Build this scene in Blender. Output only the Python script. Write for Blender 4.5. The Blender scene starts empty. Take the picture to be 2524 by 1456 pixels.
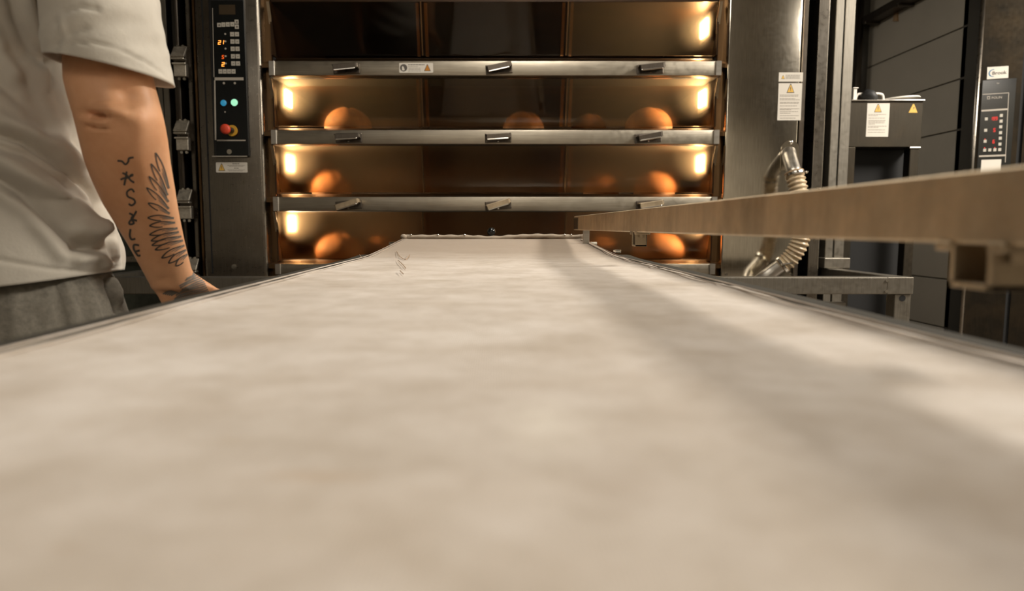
import bpy, bmesh, math, random
from mathutils import Vector, Matrix
from mathutils.bvhtree import BVHTree
R = math.radians
random.seed(7)
sc = bpy.context.scene
C = sc.collection

# ------------------------------------------------------------------ camera
F = 1683.0; CX = 1215.0; CY = 728.0; PITCH = R(5.6); EYE = 0.95
cam_d = bpy.data.cameras.new('camera'); cam = bpy.data.objects.new('camera', cam_d); C.objects.link(cam)
cam.location = (0, 0, EYE); cam.rotation_euler = (R(90) - PITCH, 0, 0)
cam_d.sensor_width = 36; cam_d.lens = 36 * F / 2524; cam_d.shift_x = (1262 - CX) / 2524
cam_d.clip_start = 0.01; cam_d.clip_end = 60
cam_d.dof.use_dof = True; cam_d.dof.focus_distance = 1.4; cam_d.dof.aperture_fstop = 4.8
sc.camera = cam

# ------------------------------------------------------------------ world, lights, exposure
w = bpy.data.worlds.new('world'); sc.world = w; w.use_nodes = True
w.node_tree.nodes['Background'].inputs[0].default_value = (0.9, 0.85, 0.75, 1)
w.node_tree.nodes['Background'].inputs[1].default_value = 0.02
sc.view_settings.view_transform = 'Standard'; sc.view_settings.look = 'None'
sc.view_settings.gamma = 1.0; sc.view_settings.exposure = 0.54; sc.view_settings.use_curve_mapping = False
sc.cycles.use_denoising = True; sc.cycles.max_bounces = 8; sc.cycles.caustics_refractive = True
sc.cycles.sample_clamp_indirect = 6.0

def area(name, loc, target, sx, sy, power, col):
    d = bpy.data.lights.new(name, 'AREA'); d.shape = 'RECTANGLE'; d.size = sx; d.size_y = sy
    d.energy = power; d.color = col
    o = bpy.data.objects.new(name, d); C.objects.link(o); o.location = loc
    o.rotation_euler = (Vector(target) - Vector(loc)).to_track_quat('-Z', 'Y').to_euler()
    return o
WARM = (1.0, 0.92, 0.81)
LAMPS = [((3.1, 1.7, 2.86), 0.62, 1.3, 150, WARM),       # to the right of the loader
         ((-1.6, -1.8, 2.86), 0.62, 1.3, 4, WARM),       # added fill from behind the photographer
         ((0.2, -2.5, 2.86), 0.62, 1.2, 22, WARM),       # added by the rear wall to lift reflections in the steel
         ((0.6, 4.62, 2.86), 0.62, 1.0, 9, WARM),        # added behind the deck oven to light the panelled wall
         ((0.3, 1.5, 2.86), 0.62, 1.3, 21, WARM)]        # added above the loader to brighten the belt
for i, (l, a, b, p, c) in enumerate(LAMPS):
    area('key_or_fill_area', (l[0], l[1], l[2] - 0.075), (l[0], l[1], 0), a, b, p, c)

# ------------------------------------------------------------------ pixel -> place
cp, sp = math.cos(PITCH), math.sin(PITCH)
def ray(x, y):
    xn = (x - CX) / F; yn = (CY - y) / F
    return Vector((xn, yn * sp + cp, yn * cp - sp))
def P(x, y, Y):
    d = ray(x, y); t = Y / d.y
    return Vector((d.x * t, Y, EYE + d.z * t))
def PX(x, y, Y): return P(x, y, Y).x
def PZ(y, Y): return P(CX, y, Y).z
def PP(x, y, p0, n):
    d = ray(x, y); o = Vector((0, 0, EYE)); t = (Vector(p0) - o).dot(n) / d.dot(n)
    return o + d * t
def PXW(x, y, X):                      # hit the plane X = const
    d = ray(x, y); t = X / d.x
    return Vector((X, d.y * t, EYE + d.z * t))
def proj(v):
    X, Y, Z = v.x, v.y, v.z - EYE
    dep = Y * cp - Z * sp
    return (CX + F * X / dep, CY - F * (Y * sp + Z * cp) / dep)

# ------------------------------------------------------------------ materials
def nodes(name):
    m = bpy.data.materials.new(name); m.use_nodes = True
    nt = m.node_tree; b = nt.nodes['Principled BSDF']
    return m, nt, b
def setp(b, **k):
    for n, v in k.items():
        n = n.replace('_', ' ')
        if n in b.inputs: b.inputs[n].default_value = v
def col4(c): return (c[0], c[1], c[2], 1)
def texco(nt, scale=(1, 1, 1), kind='Object'):
    t = nt.nodes.new('ShaderNodeTexCoord'); m = nt.nodes.new('ShaderNodeMapping')
    m.inputs['Scale'].default_value = scale
    nt.links.new(t.outputs[kind], m.inputs[0]); return m.outputs[0]
def noise(nt, vec, scale, detail=4, rough=0.55):
    n = nt.nodes.new('ShaderNodeTexNoise'); n.inputs['Scale'].default_value = scale
    n.inputs['Detail'].default_value = detail; n.inputs['Roughness'].default_value = rough
    nt.links.new(vec, n.inputs['Vector']); return n.outputs[0]
def ramp(nt, fac, stops):
    r = nt.nodes.new('ShaderNodeValToRGB'); e = r.color_ramp.elements
    while len(e) < len(stops): e.new(0.5)
    for i, (p, c) in enumerate(stops):
        e[i].position = p; e[i].color = col4(c) if len(c) == 3 else c
    nt.links.new(fac, r.inputs[0]); return r.outputs[0]
def bump(nt, b, h, strength, dist=0.002):
    n = nt.nodes.new('ShaderNodeBump'); n.inputs['Strength'].default_value = strength
    n.inputs['Distance'].default_value = dist
    nt.links.new(h, n.inputs['Height']); nt.links.new(n.outputs[0], b.inputs['Normal'])
def mixc(nt, fac, a, b_, mode='MIX'):
    m = nt.nodes.new('ShaderNodeMix'); m.data_type = 'RGBA'; m.blend_type = mode
    for i, v in ((0, fac), (6, a), (7, b_)):
        if hasattr(v, 'node'): nt.links.new(v, m.inputs[i])
        else: m.inputs[i].default_value = v if i == 0 else col4(v)
    return m.outputs[2]
def plain(name, c, rough=0.5, metal=0.0, **k):
    m, nt, b = nodes(name); setp(b, Base_Color=col4(c), Roughness=rough, Metallic=metal, **k)
    return m
def steel(name, c, rough=0.32, stretch=(3, 3, 90), dirt=0.35, dirtc=(0.10, 0.07, 0.04)):
    m, nt, b = nodes(name)
    v = texco(nt, stretch); n = noise(nt, v, 6, 3)
    v2 = texco(nt); n2 = noise(nt, v2, 5, 6, 0.62); n3 = noise(nt, v2, 60, 3)
    base = ramp(nt, n, [(0.3, [q * 0.82 for q in c]), (0.7, [min(1, q * 1.08) for q in c])])
    d = ramp(nt, n2, [(0.45, (0, 0, 0)), (0.75, (dirt, dirt, dirt))])
    base = mixc(nt, d, base, dirtc)
    nt.links.new(base, b.inputs['Base Color']); setp(b, Metallic=1.0)
    mr = nt.nodes.new('ShaderNodeMapRange'); mr.inputs[3].default_value = rough * 0.75; mr.inputs[4].default_value = rough * 1.35
    nt.links.new(n3, mr.inputs[0]); nt.links.new(mr.outputs[0], b.inputs['Roughness'])
    bump(nt, b, n, 0.03, 0.0004)
    return m
def emit(name, c, s):
    m, nt, b = nodes(name); setp(b, Base_Color=(0, 0, 0, 1), Emission_Color=col4(c), Emission_Strength=s)
    return m

M = {}
M['steel'] = steel('satin_steel', (0.50, 0.47, 0.42), 0.36)
M['steel_bar'] = steel('brushed_bar_steel', (0.44, 0.395, 0.32), 0.38, (1.5, 60, 60), 0.25)
M['panel'] = steel('polished_panel_steel', (0.60, 0.55, 0.46), 0.15, (60, 60, 2), 0.25)
M['column'] = steel('column_steel', (0.25, 0.225, 0.19), 0.28, (60, 60, 2), 0.45)
M['darksteel'] = steel('dark_stained_steel', (0.14, 0.12, 0.10), 0.38, (40, 40, 2), 0.5)
M['mast'] = steel('mast_steel', (0.25, 0.23, 0.195), 0.45, (60, 60, 2), 0.2)
M['worn'] = steel('floury_worn_steel', (0.52, 0.42, 0.29), 0.50, (7, 7, 2), 0.55, (0.10, 0.075, 0.045))
M['clip'] = steel('bright_clip_steel', (0.66, 0.61, 0.52), 0.5, (20, 20, 20), 0.15)
M['chrome'] = plain('chrome', (0.75, 0.72, 0.66), 0.16, 1.0)
M['cab'] = steel('cabinet_steel', (0.05, 0.043, 0.033), 0.5, (60, 60, 2), 0.3)
M['brown_steel'] = steel('heat_tinted_steel', (0.20, 0.12, 0.06), 0.32, (60, 60, 2), 0.5)
M['black'] = plain('black_enamel', (0.006, 0.006, 0.006), 0.35)
M['matblack'] = plain('black_void', (0.004, 0.004, 0.004), 0.8)
M['gloss_black'] = plain('black_panel_film', (0.006, 0.007, 0.007), 0.12)
M['rail'] = plain('grey_painted_rail', (0.045, 0.041, 0.033), 0.85, 0.0, Specular_IOR_Level=0.15)
M['rubber'] = plain('black_rubber', (0.012, 0.012, 0.012), 0.6)
M['white_label'] = plain('white_label', (0.62, 0.58, 0.51), 0.45)
M['print'] = plain('label_print', (0.09, 0.08, 0.07), 0.6)
M['print_soft'] = plain('faint_label_print', (0.30, 0.27, 0.23), 0.6)
M['yellow'] = plain('warning_yellow', (0.66, 0.40, 0.07), 0.5)
M['orange'] = plain('warning_orange', (0.45, 0.17, 0.01), 0.5)
M['blue_logo'] = plain('logo_blue', (0.02, 0.13, 0.26), 0.5)
M['key'] = plain('grey_key', (0.44, 0.41, 0.35), 0.5)
M['line'] = plain('pale_line', (0.40, 0.36, 0.30), 0.5)
M['red'] = plain('red_plastic', (0.62, 0.06, 0.025), 0.4)
M['ring'] = plain('yellow_ring', (0.55, 0.30, 0.03), 0.45)
M['blue'] = emit('blue_pilot_light', (0.03, 0.28, 0.46), 0.5)
M['green'] = emit('green_pilot_light', (0.35, 0.80, 0.50), 0.8)
M['led'] = emit('orange_digits', (1.0, 0.28, 0.04), 2.2)
M['led2'] = emit('deep_orange_digits', (1.0, 0.12, 0.01), 0.9)
M['ledred'] = emit('red_digits', (1.0, 0.03, 0.02), 1.0)
M['lcd'] = plain('brown_display', (0.05, 0.035, 0.02), 0.15)
M['lamp'] = emit('oven_lamp', (1.0, 0.76, 0.46), 180)
M['tube'] = emit('fluorescent_tube', (1.0, 0.9, 0.76), 5)
M['white_plastic'] = plain('white_plastic', (0.75, 0.71, 0.64), 0.4)
M['housing'] = plain('lamp_housing', (0.6, 0.58, 0.54), 0.5)
M['eye'] = plain('eye', (0.6, 0.6, 0.58), 0.2)

def oven_inner():
    m, nt, b = nodes('baked_oven_lining'); v = texco(nt); n = noise(nt, v, 9, 6, 0.6)
    c = ramp(nt, n, [(0.3, (0.020, 0.009, 0.003)), (0.7, (0.055, 0.027, 0.010))])
    nt.links.new(c, b.inputs['Base Color']); setp(b, Roughness=0.45, Metallic=0.55)
    return m
M['inner'] = oven_inner()
def glass(name, tint, rough, dirty):
    out = []
    for side in ('outer', 'inner'):
        m, nt, b = nodes(name + '_' + side)
        setp(b, Base_Color=col4(tint), Roughness=0.04, IOR=1.33); b.inputs['Transmission Weight'].default_value = 1.0
        v = texco(nt, (6, 1, 2)); n = noise(nt, v, 2.5, 6, 0.62)
        mr = nt.nodes.new('ShaderNodeMapRange'); mr.inputs[1].default_value = 0.35; mr.inputs[2].default_value = 0.75
        mr.inputs[3].default_value = 0.02 if side == 'outer' else rough * 0.95
        mr.inputs[4].default_value = 0.09 if side == 'outer' else rough * 1.05 + dirty
        nt.links.new(n, mr.inputs[0]); nt.links.new(mr.outputs[0], b.inputs['Roughness'])
        if side == 'inner':
            r1 = nt.nodes.new('ShaderNodeBsdfRefraction'); r2 = nt.nodes.new('ShaderNodeBsdfRefraction'); mx = nt.nodes.new('ShaderNodeMixShader')
            for r_, ro_ in ((r1, rough), (r2, 0.68)):
                r_.inputs['Color'].default_value = col4(tint); r_.inputs['IOR'].default_value = 1.33; r_.inputs['Roughness'].default_value = ro_
            mx.inputs[0].default_value = 0.20; nt.links.new(r1.outputs[0], mx.inputs[1]); nt.links.new(r2.outputs[0], mx.inputs[2])
            nt.links.new(mx.outputs[0], nt.nodes['Material Output'].inputs[0])
        out.append(m)
    return out
M['glass_top'] = glass('smoky_oven_glass', (0.82, 0.68, 0.50), 0.26, 0.0)
M['glass_clear'] = glass('amber_oven_glass', (0.86, 0.70, 0.50), 0.18, 0.0)
M['glass_fog'] = glass('greasy_oven_glass', (0.86, 0.68, 0.48), 0.34, 0.0)

def canvas():
    m, nt, b = nodes('floury_canvas')
    v = texco(nt); n1 = noise(nt, v, 7, 6, 0.6); n2 = noise(nt, texco(nt, (3, 3.6, 1)), 5, 5, 0.55)
    n3 = noise(nt, v, 38, 4, 0.6)
    c = ramp(nt, n1, [(0.25, (0.56, 0.495, 0.425)), (0.5, (0.66, 0.595, 0.53)), (0.78, (0.74, 0.685, 0.625))])
    c2 = ramp(nt, n2, [(0.3, (0.80, 0.76, 0.70)), (0.62, (1, 1, 1))])
    c = mixc(nt, 0.75, c, c2, 'MULTIPLY')
    c3 = ramp(nt, n3, [(0.3, (0.74, 0.70, 0.64)), (0.62, (1, 1, 1))])
    c = mixc(nt, 0.6, c, c3, 'MULTIPLY')
    t = nt.nodes.new('ShaderNodeTexCoord')
    for (px, py, sx, sy, colr, amt) in STAINS:
        q = PP(px, py, (0, 0, EYE - 0.06), Vector((0, 0, 1)))
        mp = nt.nodes.new('ShaderNodeMapping'); mp.inputs['Location'].default_value = (-q.x / sx, -q.y / sy, 0)
        mp.inputs['Scale'].default_value = (1 / sx, 1 / sy, 0)
        nt.links.new(t.outputs['Object'], mp.inputs[0])
        ad = nt.nodes.new('ShaderNodeVectorMath'); ad.operation = 'ADD'
        ns = nt.nodes.new('ShaderNodeTexNoise'); ns.inputs['Scale'].default_value = 60; nt.links.new(t.outputs['Object'], ns.inputs['Vector'])
        nt.links.new(mp.outputs[0], ad.inputs[0]); nt.links.new(ns.outputs['Color'], ad.inputs[1])
        sb = nt.nodes.new('ShaderNodeVectorMath'); sb.operation = 'SUBTRACT'; sb.inputs[1].default_value = (0.5, 0.5, 0.5)
        nt.links.new(ad.outputs[0], sb.inputs[0])
        ln = nt.nodes.new('ShaderNodeVectorMath'); ln.operation = 'LENGTH'; nt.links.new(sb.outputs[0], ln.inputs[0])
        f = ramp(nt, ln.outputs['Value'], [(0.0, (amt, amt, amt)), (1.0, (0, 0, 0))])
        c = mixc(nt, f, c, colr)
    sx = nt.nodes.new('ShaderNodeSeparateXYZ'); nt.links.new(t.outputs['Object'], sx.inputs[0])
    wob = nt.nodes.new('ShaderNodeMath'); wob.operation = 'MULTIPLY_ADD'; wob.inputs[1].default_value = 0.35
    nt.links.new(n1, wob.inputs[0]); nt.links.new(sx.outputs[1], wob.inputs[2])
    tm = nt.nodes.new('ShaderNodeMapRange'); tm.inputs[1].default_value = 1.45; tm.inputs[2].default_value = 1.85; tm.inputs[4].default_value = 0.9
    nt.links.new(wob.outputs[0], tm.inputs[0])
    c = mixc(nt, tm.outputs[0], c, (0.32, 0.25, 0.185))        # browner towards the belt tip, with a noisy border
    nt.links.new(c, b.inputs['Base Color']); setp(b, Roughness=0.85)
    b.inputs['Sheen Weight'].default_value = 0.15
    wv = nt.nodes.new('ShaderNodeTexWave'); wv.inputs['Scale'].default_value = 240; wv.bands_direction = 'Y'
    nt.links.new(t.outputs['Object'], wv.inputs['Vector'])
    wx = nt.nodes.new('ShaderNodeTexWave'); wx.inputs['Scale'].default_value = 240; wx.bands_direction = 'X'
    nt.links.new(t.outputs['Object'], wx.inputs['Vector'])
    am = nt.nodes.new('ShaderNodeMath'); am.operation = 'ADD'; nt.links.new(wv.outputs[1], am.inputs[0]); nt.links.new(wx.outputs[1], am.inputs[1])
    a2 = nt.nodes.new('ShaderNodeMath'); a2.operation = 'MULTIPLY_ADD'; a2.inputs[1].default_value = 2.5
    nt.links.new(n3, a2.inputs[0]); nt.links.new(am.outputs[0], a2.inputs[2])
    bump(nt, b, a2.outputs[0], 0.35, 0.0006)
    return m
STAINS = [(770, 1072, 0.020, 0.006, (0.42, 0.29, 0.17), 0.55), (150, 1222, 0.006, 0.004, (0.40, 0.30, 0.2), 0.4),
          (1070, 711, 0.02, 0.03, (0.40, 0.32, 0.24), 0.5), (560, 1003, 0.006, 0.004, (0.42, 0.32, 0.2), 0.4),
          (1340, 960, 0.022, 0.05, (0.80, 0.74, 0.65), 0.6), (1200, 596, 0.10, 0.05, (0.30, 0.25, 0.2), 0.55),
          (1520, 640, 0.05, 0.14, (0.42, 0.36, 0.29), 0.5), (1550, 1080, 0.02, 0.03, (0.44, 0.36, 0.29), 0.35)]
M['canvas'] = canvas()
M['hem'] = plain('soiled_hem_cloth', (0.36, 0.30, 0.235), 0.9)

def cloth(name, c, sc1, var=0.15, rough=0.9, b1=0.25, bd=0.002):
    m, nt, b = nodes(name); v = texco(nt)
    n = noise(nt, v, sc1, 5, 0.6)
    cc = ramp(nt, n, [(0.3, [q * (1 - var) for q in c]), (0.7, [min(1, q * (1 + var)) for q in c])])
    nt.links.new(cc, b.inputs['Base Color']); setp(b, Roughness=rough); b.inputs['Sheen Weight'].default_value = 0.2
    bump(nt, b, n, b1, bd); return m
M['shirt'] = cloth('cream_cotton', (0.53, 0.49, 0.42), 30, 0.05, 0.9, 0.35, 0.004)
M['trousers'] = cloth('grey_marl_jersey', (0.185, 0.168, 0.135), 160, 0.22, 0.95, 0.2)
M['skin'] = (lambda: None)()
def skin():
    m, nt, b = nodes('skin'); v = texco(nt); n = noise(nt, v, 16, 5, 0.6); n2 = noise(nt, v, 220, 3)
    c = ramp(nt, n, [(0.3, (0.60, 0.295, 0.145)), (0.7, (0.74, 0.405, 0.225))])
    nt.links.new(c, b.inputs['Base Color']); setp(b, Roughness=0.52)
    b.inputs['Subsurface Weight'].default_value = 0.12; b.inputs['Subsurface Radius'].default_value = (0.012, 0.005, 0.003)
    b.inputs['Subsurface Scale'].default_value = 0.4
    bump(nt, b, n2, 0.25, 0.0008); return m
M['skin'] = skin()
M['ink'] = plain('tattoo_ink', (0.055, 0.05, 0.045), 0.6)
M['ink_soft'] = plain('faded_tattoo_ink', (0.17, 0.145, 0.12), 0.6)
M['hair'] = cloth('brown_hair', (0.05, 0.03, 0.018), 90, 0.3)
M['shoe'] = plain('shoe_black', (0.02, 0.02, 0.02), 0.5)
def bread():
    m, nt, b = nodes('bread_crust'); v = texco(nt); n = noise(nt, v, 22, 6, 0.6)
    c = ramp(nt, n, [(0.3, (0.18, 0.07, 0.02)), (0.7, (0.33, 0.15, 0.052))])
    nt.links.new(c, b.inputs['Base Color']); setp(b, Roughness=0.7); bump(nt, b, n, 0.5, 0.006); return m
M['bread'] = bread()
def hosem():
    m, nt, b = nodes('amber_hose_plastic'); v = texco(nt); n = noise(nt, v, 25, 4)
    c = ramp(nt, n, [(0.3, (0.36, 0.26, 0.15)), (0.7, (0.56, 0.45, 0.30))])
    nt.links.new(c, b.inputs['Base Color']); setp(b, Roughness=0.3); b.inputs['Subsurface Weight'].default_value = 0.1
    b.inputs['Subsurface Scale'].default_value = 0.01; return m
M['hose'] = hosem()
M['hose_rib'] = plain('brown_hose_spiral', (0.30, 0.18, 0.08), 0.3)
def wallm(name, c):
    m, nt, b = nodes(name); v = texco(nt); n = noise(nt, v, 3, 6, 0.6); n2 = noise(nt, v, 90, 2)
    cc = ramp(nt, n, [(0.3, [q * 0.9 for q in c]), (0.7, c)])
    nt.links.new(cc, b.inputs['Base Color']); setp(b, Roughness=0.45); bump(nt, b, n2, 0.05, 0.001); return m
M['wall'] = wallm('cream_wall_panel', (0.45, 0.41, 0.335))
M['rear_wall'] = wallm('pale_rear_wall', (0.66, 0.61, 0.52))
M['joint'] = plain('panel_joint', (0.14, 0.12, 0.09), 0.7)
M['wall_dim'] = wallm('dark_back_wall', (0.07, 0.062, 0.05))
M['ceil'] = wallm('ceiling_paint', (0.30, 0.28, 0.24))
def floorm():
    m, nt, b = nodes('quarry_tile_floor'); v = texco(nt, (1, 1, 1))
    br = nt.nodes.new('ShaderNodeTexBrick'); br.offset = 0; br.inputs['Scale'].default_value = 1
    br.inputs['Brick Width'].default_value = 0.2; br.inputs['Row Height'].default_value = 0.2; br.inputs['Mortar Size'].default_value = 0.004
    br.inputs['Color1'].default_value = (0.16, 0.13, 0.10, 1); br.inputs['Color2'].default_value = (0.13, 0.11, 0.09, 1)
    br.inputs['Mortar'].default_value = (0.05, 0.045, 0.04, 1)
    nt.links.new(v, br.inputs['Vector']); nt.links.new(br.outputs[0], b.inputs['Base Color']); setp(b, Roughness=0.4); return m
M['floor'] = floorm()
def rack():
    m, nt, b = nodes('rack_oven_steel'); return m
M['rack'] = steel('rack_oven_steel', (0.036, 0.031, 0.024), 0.36, (60, 60, 2), 0.5)
M['bin'] = cloth('grey_green_sack', (0.060, 0.065, 0.048), 14, 0.35, 0.8, 0.5, 0.01)
M['bluebag'] = cloth('blue_plastic_bag', (0.16, 0.26, 0.38), 20, 0.2, 0.4, 0.4, 0.01)
M['board'] = cloth('tan_board', (0.36, 0.22, 0.11), 30, 0.2, 0.7)

# ------------------------------------------------------------------ mesh builders
class MB:
    def __init__(s): s.bm = bmesh.new(); s.sm = False
    def box(s, x0, x1, y0, y1, z0, z1, bev=0.0, seg=2, mat=None):
        T = bmesh.new()
        bmesh.ops.create_cube(T, size=1)
        for v in T.verts:
            v.co = Vector(((x0 + x1) / 2 + v.co.x * (x1 - x0), (y0 + y1) / 2 + v.co.y * (y1 - y0), (z0 + z1) / 2 + v.co.z * (z1 - z0)))
        if bev > 0: bmesh.ops.bevel(T, geom=T.edges[:], offset=bev, segments=seg, affect='EDGES', profile=0.5)
        if mat is not None: bmesh.ops.transform(T, matrix=mat, verts=T.verts[:])
        s.join(T); return s
    def join(s, T):
        me = bpy.data.meshes.new('t'); T.to_mesh(me); T.free(); s.bm.from_mesh(me); bpy.data.meshes.remove(me)
    def prism(s, pts, d):               # closed outline of Vectors pushed along d
        d = Vector(d); a = [s.bm.verts.new(p) for p in pts]; b = [s.bm.verts.new(Vector(p) + d) for p in pts]
        n = len(pts); s.bm.faces.new(a); s.bm.faces.new(b[::-1])
        for i in range(n): s.bm.faces.new((a[i], b[i], b[(i + 1) % n], a[(i + 1) % n]))
        return s
    def tube(s, path, rad, n=16, cap=True):
        path = [Vector(p) for p in path]; m = len(path)
        if not hasattr(rad, '__len__'): rad = [rad] * m
        rings = []; up = None
        for i, p in enumerate(path):
            t = (path[min(i + 1, m - 1)] - path[max(i - 1, 0)]).normalized()
            if up is None:
                up = Vector((0, 0, 1)) if abs(t.z) < 0.9 else Vector((1, 0, 0))
            u = (up - t * up.dot(t)).normalized(); v = t.cross(u); up = u
            rings.append([s.bm.verts.new(p + (u * math.cos(a) + v * math.sin(a)) * rad[i]) for a in (2 * math.pi * k / n for k in range(n))])
        s.skin(rings, cap); return s
    def skin(s, rings, cap=True):
        n = len(rings[0])
        for a, b in zip(rings, rings[1:]):
            for k in range(n): s.bm.faces.new((a[k], a[(k + 1) % n], b[(k + 1) % n], b[k]))
        if cap: s.bm.faces.new(rings[0][::-1]); s.bm.faces.new(rings[-1])
    def loft(s, rings, n=40, cap=True, pw=2.0):     # rings: (centre, u, v) semi-axis vectors
        rr = []
        for c, u, v in rings:
            c, u, v = Vector(c), Vector(u), Vector(v); row = []
            for k in range(n):
                a = 2 * math.pi * k / n; ca, sa = math.cos(a), math.sin(a)
                e = 2.0 / pw
                row.append(s.bm.verts.new(c + u * math.copysign(abs(ca) ** e, ca) + v * math.copysign(abs(sa) ** e, sa)))
            rr.append(row)
        s.skin(rr, cap); return s
    def disc(s, c, nrm, r, th, n=24, r2=None):
        nrm = Vector(nrm).normalized(); c = Vector(c)
        s.tube([c, c + nrm * th], [r, r if r2 is None else r2], n); return s
    def ball(s, c, r, sub=2, scale=(1, 1, 1), mat=None):
        T = bmesh.new(); bmesh.ops.create_icosphere(T, subdivisions=sub, radius=r)
        for v in T.verts: v.co = Vector((v.co.x * scale[0], v.co.y * scale[1], v.co.z * scale[2]))
        if mat is not None: bmesh.ops.transform(T, matrix=mat, verts=T.verts[:])
        for v in T.verts: v.co += Vector(c)
        s.join(T); return s
    def build(s, name, mat, parent=None, smooth=False, **props):
        bmesh.ops.recalc_face_normals(s.bm, faces=s.bm.faces[:])
        me = bpy.data.meshes.new(name); s.bm.to_mesh(me); s.bm.free()
        o = bpy.data.objects.new(name, me); C.objects.link(o)
        me.materials.append(M[mat] if isinstance(mat, str) else mat)
        if smooth:
            me.polygons.foreach_set('use_smooth', [True] * len(me.polygons))
        elif smooth is False:
            pass
        if parent is not None: adopt(o, parent)
        for k, v in props.items(): o[k] = v
        return o
def world_loc(o):
    m = Matrix.Identity(4); 
    while o is not None:
        m = (o.matrix_parent_inverse @ o.matrix_basis if o.parent else o.matrix_basis.copy()) @ m; o = o.parent
    return m
def adopt(o, parent):
    o.parent = parent; o.matrix_parent_inverse = world_loc(parent).inverted()
def thing(name, label, cat, loc=(0, 0, 0), group=None):
    o = bpy.data.objects.new(name, None); C.objects.link(o); o.location = loc; o.empty_display_size = 0.1
    tag(o, label, cat, group); return o
def tag(o, label, cat=None, group=None, kind=None):
    o['label'] = label
    if cat: o['category'] = cat
    if group: o['group'] = group
    if kind: o['kind'] = kind
    return o
def autosmooth(o, ang=35):
    me = o.data; me.polygons.foreach_set('use_smooth', [True] * len(me.polygons))
    me.set_sharp_from_angle(angle=R(ang)); return o
def textmesh(name, txt, size, origin, u, v, mat, parent, align='CENTER', depth=0.0004, bold=0.0):
    cu = bpy.data.curves.new(name, 'FONT'); cu.body = txt; cu.size = size; cu.align_x = align; cu.align_y = 'CENTER'
    cu.extrude = depth; cu.offset = bold; cu.resolution_u = 3
    t = bpy.data.objects.new('t', cu); C.objects.link(t)
    dg = bpy.context.evaluated_depsgraph_get(); me = bpy.data.meshes.new_from_object(t.evaluated_get(dg))
    bpy.data.objects.remove(t); bpy.data.curves.remove(cu)
    u = Vector(u).normalized(); v = Vector(v).normalized(); n = u.cross(v)
    o_ = Vector(origin)
    for q in me.vertices: q.co = o_ + u * q.co.x + v * q.co.y + n * q.co.z
    me.materials.clear(); me.materials.append(M[mat]); o = bpy.data.objects.new(name, me); C.objects.link(o)
    if parent is not None: adopt(o, parent)
    return o
def rbox(name, mat, parent, x0, y0, x1, y1, Y, dep, bev=0.002, xr=None, toY=None, **pr):
    """a box whose front face (at depth Y) spans the pixel rectangle"""
    ym = (y0 + y1) / 2
    m = MB().box(PX(x0, ym, Y), PX(x1, ym, Y), Y, Y + dep, PZ(y1, Y), PZ(y0, Y), bev)
    return m.build(name, mat, parent, **pr)

# a flat frame on a surface: u right, v up, n out
class Face:
    def __init__(s, p0, u, v): s.p = Vector(p0); s.u = Vector(u).normalized(); s.v = Vector(v).normalized(); s.n = s.u.cross(s.v)
    def at(s, x, y, h=0.0):            # pixel -> point on the face
        q = PP(x, y, s.p + s.n * h, s.n); return q
    def uv(s, x, y):
        q = s.at(x, y) - s.p; return (q.dot(s.u), q.dot(s.v))
    def pt(s, a, b, h=0.0): return s.p + s.u * a + s.v * b + s.n * h
    def slab(s, mb, a0, b0, a1, b1, h0, h1):
        mb.prism([s.pt(a0, b0, h0), s.pt(a1, b0, h0), s.pt(a1, b1, h0), s.pt(a0, b1, h0)], s.n * (h1 - h0)); return mb
    def pslab(s, mb, x0, y0, x1, y1, h0, h1):
        cx, cy = (x0 + x1) / 2, (y0 + y1) / 2
        a0 = s.uv(x0, cy)[0]; a1 = s.uv(x1, cy)[0]; b1 = s.uv(cx, y0)[1]; b0 = s.uv(cx, y1)[1]
        return s.slab(mb, a0, b0, a1, b1, h0, h1)
    def poly(s, mb, pts, h0, h1):
        mb.prism([s.pt(a, b, h0) for a, b in pts], s.n * (h1 - h0)); return mb
def tri(face, cx, cy, w_, h_, h0, h1, mb=None):
    mb = mb or MB(); a, b = face.uv(cx, cy); sc_ = (face.at(cx + 10, cy) - face.at(cx, cy)).length / 10
    W, H = w_ * sc_ / 2, h_ * sc_ / 2
    face.poly(mb, [(a - W, b - H), (a + W, b - H), (a + W * 0.12, b + H), (a - W * 0.12, b + H)], h0, h1); return mb
def warn(face, cx, cy, w_, h_, h, parent, mat='yellow', mark=True):
    tri(face, cx, cy, w_ * 1.14, h_ * 1.14, h, h + 0.0003).build('triangle_border', 'print', parent)
    tri(face, cx, cy + h_ * 0.03, w_ * 0.92, h_ * 0.90, h + 0.0002, h + 0.0006).build('warning_triangle', mat, parent)
    if mark:
        m = MB(); face.pslab(m, cx - w_ * 0.05, cy - h_ * 0.22, cx + w_ * 0.05, cy + h_ * 0.16, h + 0.0006, h + 0.0009)
        face.pslab(m, cx - w_ * 0.05, cy + h_ * 0.22, cx + w_ * 0.05, cy + h_ * 0.30, h + 0.0006, h + 0.0009)
        m.build('exclamation_mark', 'print', parent)
def lines(face, rows, h, parent, mat='print_soft', name='print', th=1.2):
    m = MB(); rnd = random.Random(3)
    for (x0, x1, y) in rows:
        x = x0
        while x < x1 - 1:
            l = rnd.uniform(3, 9); e = min(x1, x + l)
            face.pslab(m, x, y - th / 2, e, y + th / 2, h, h + 0.0003); x = e + 0.8
    return m.build(name, mat, parent)
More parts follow.
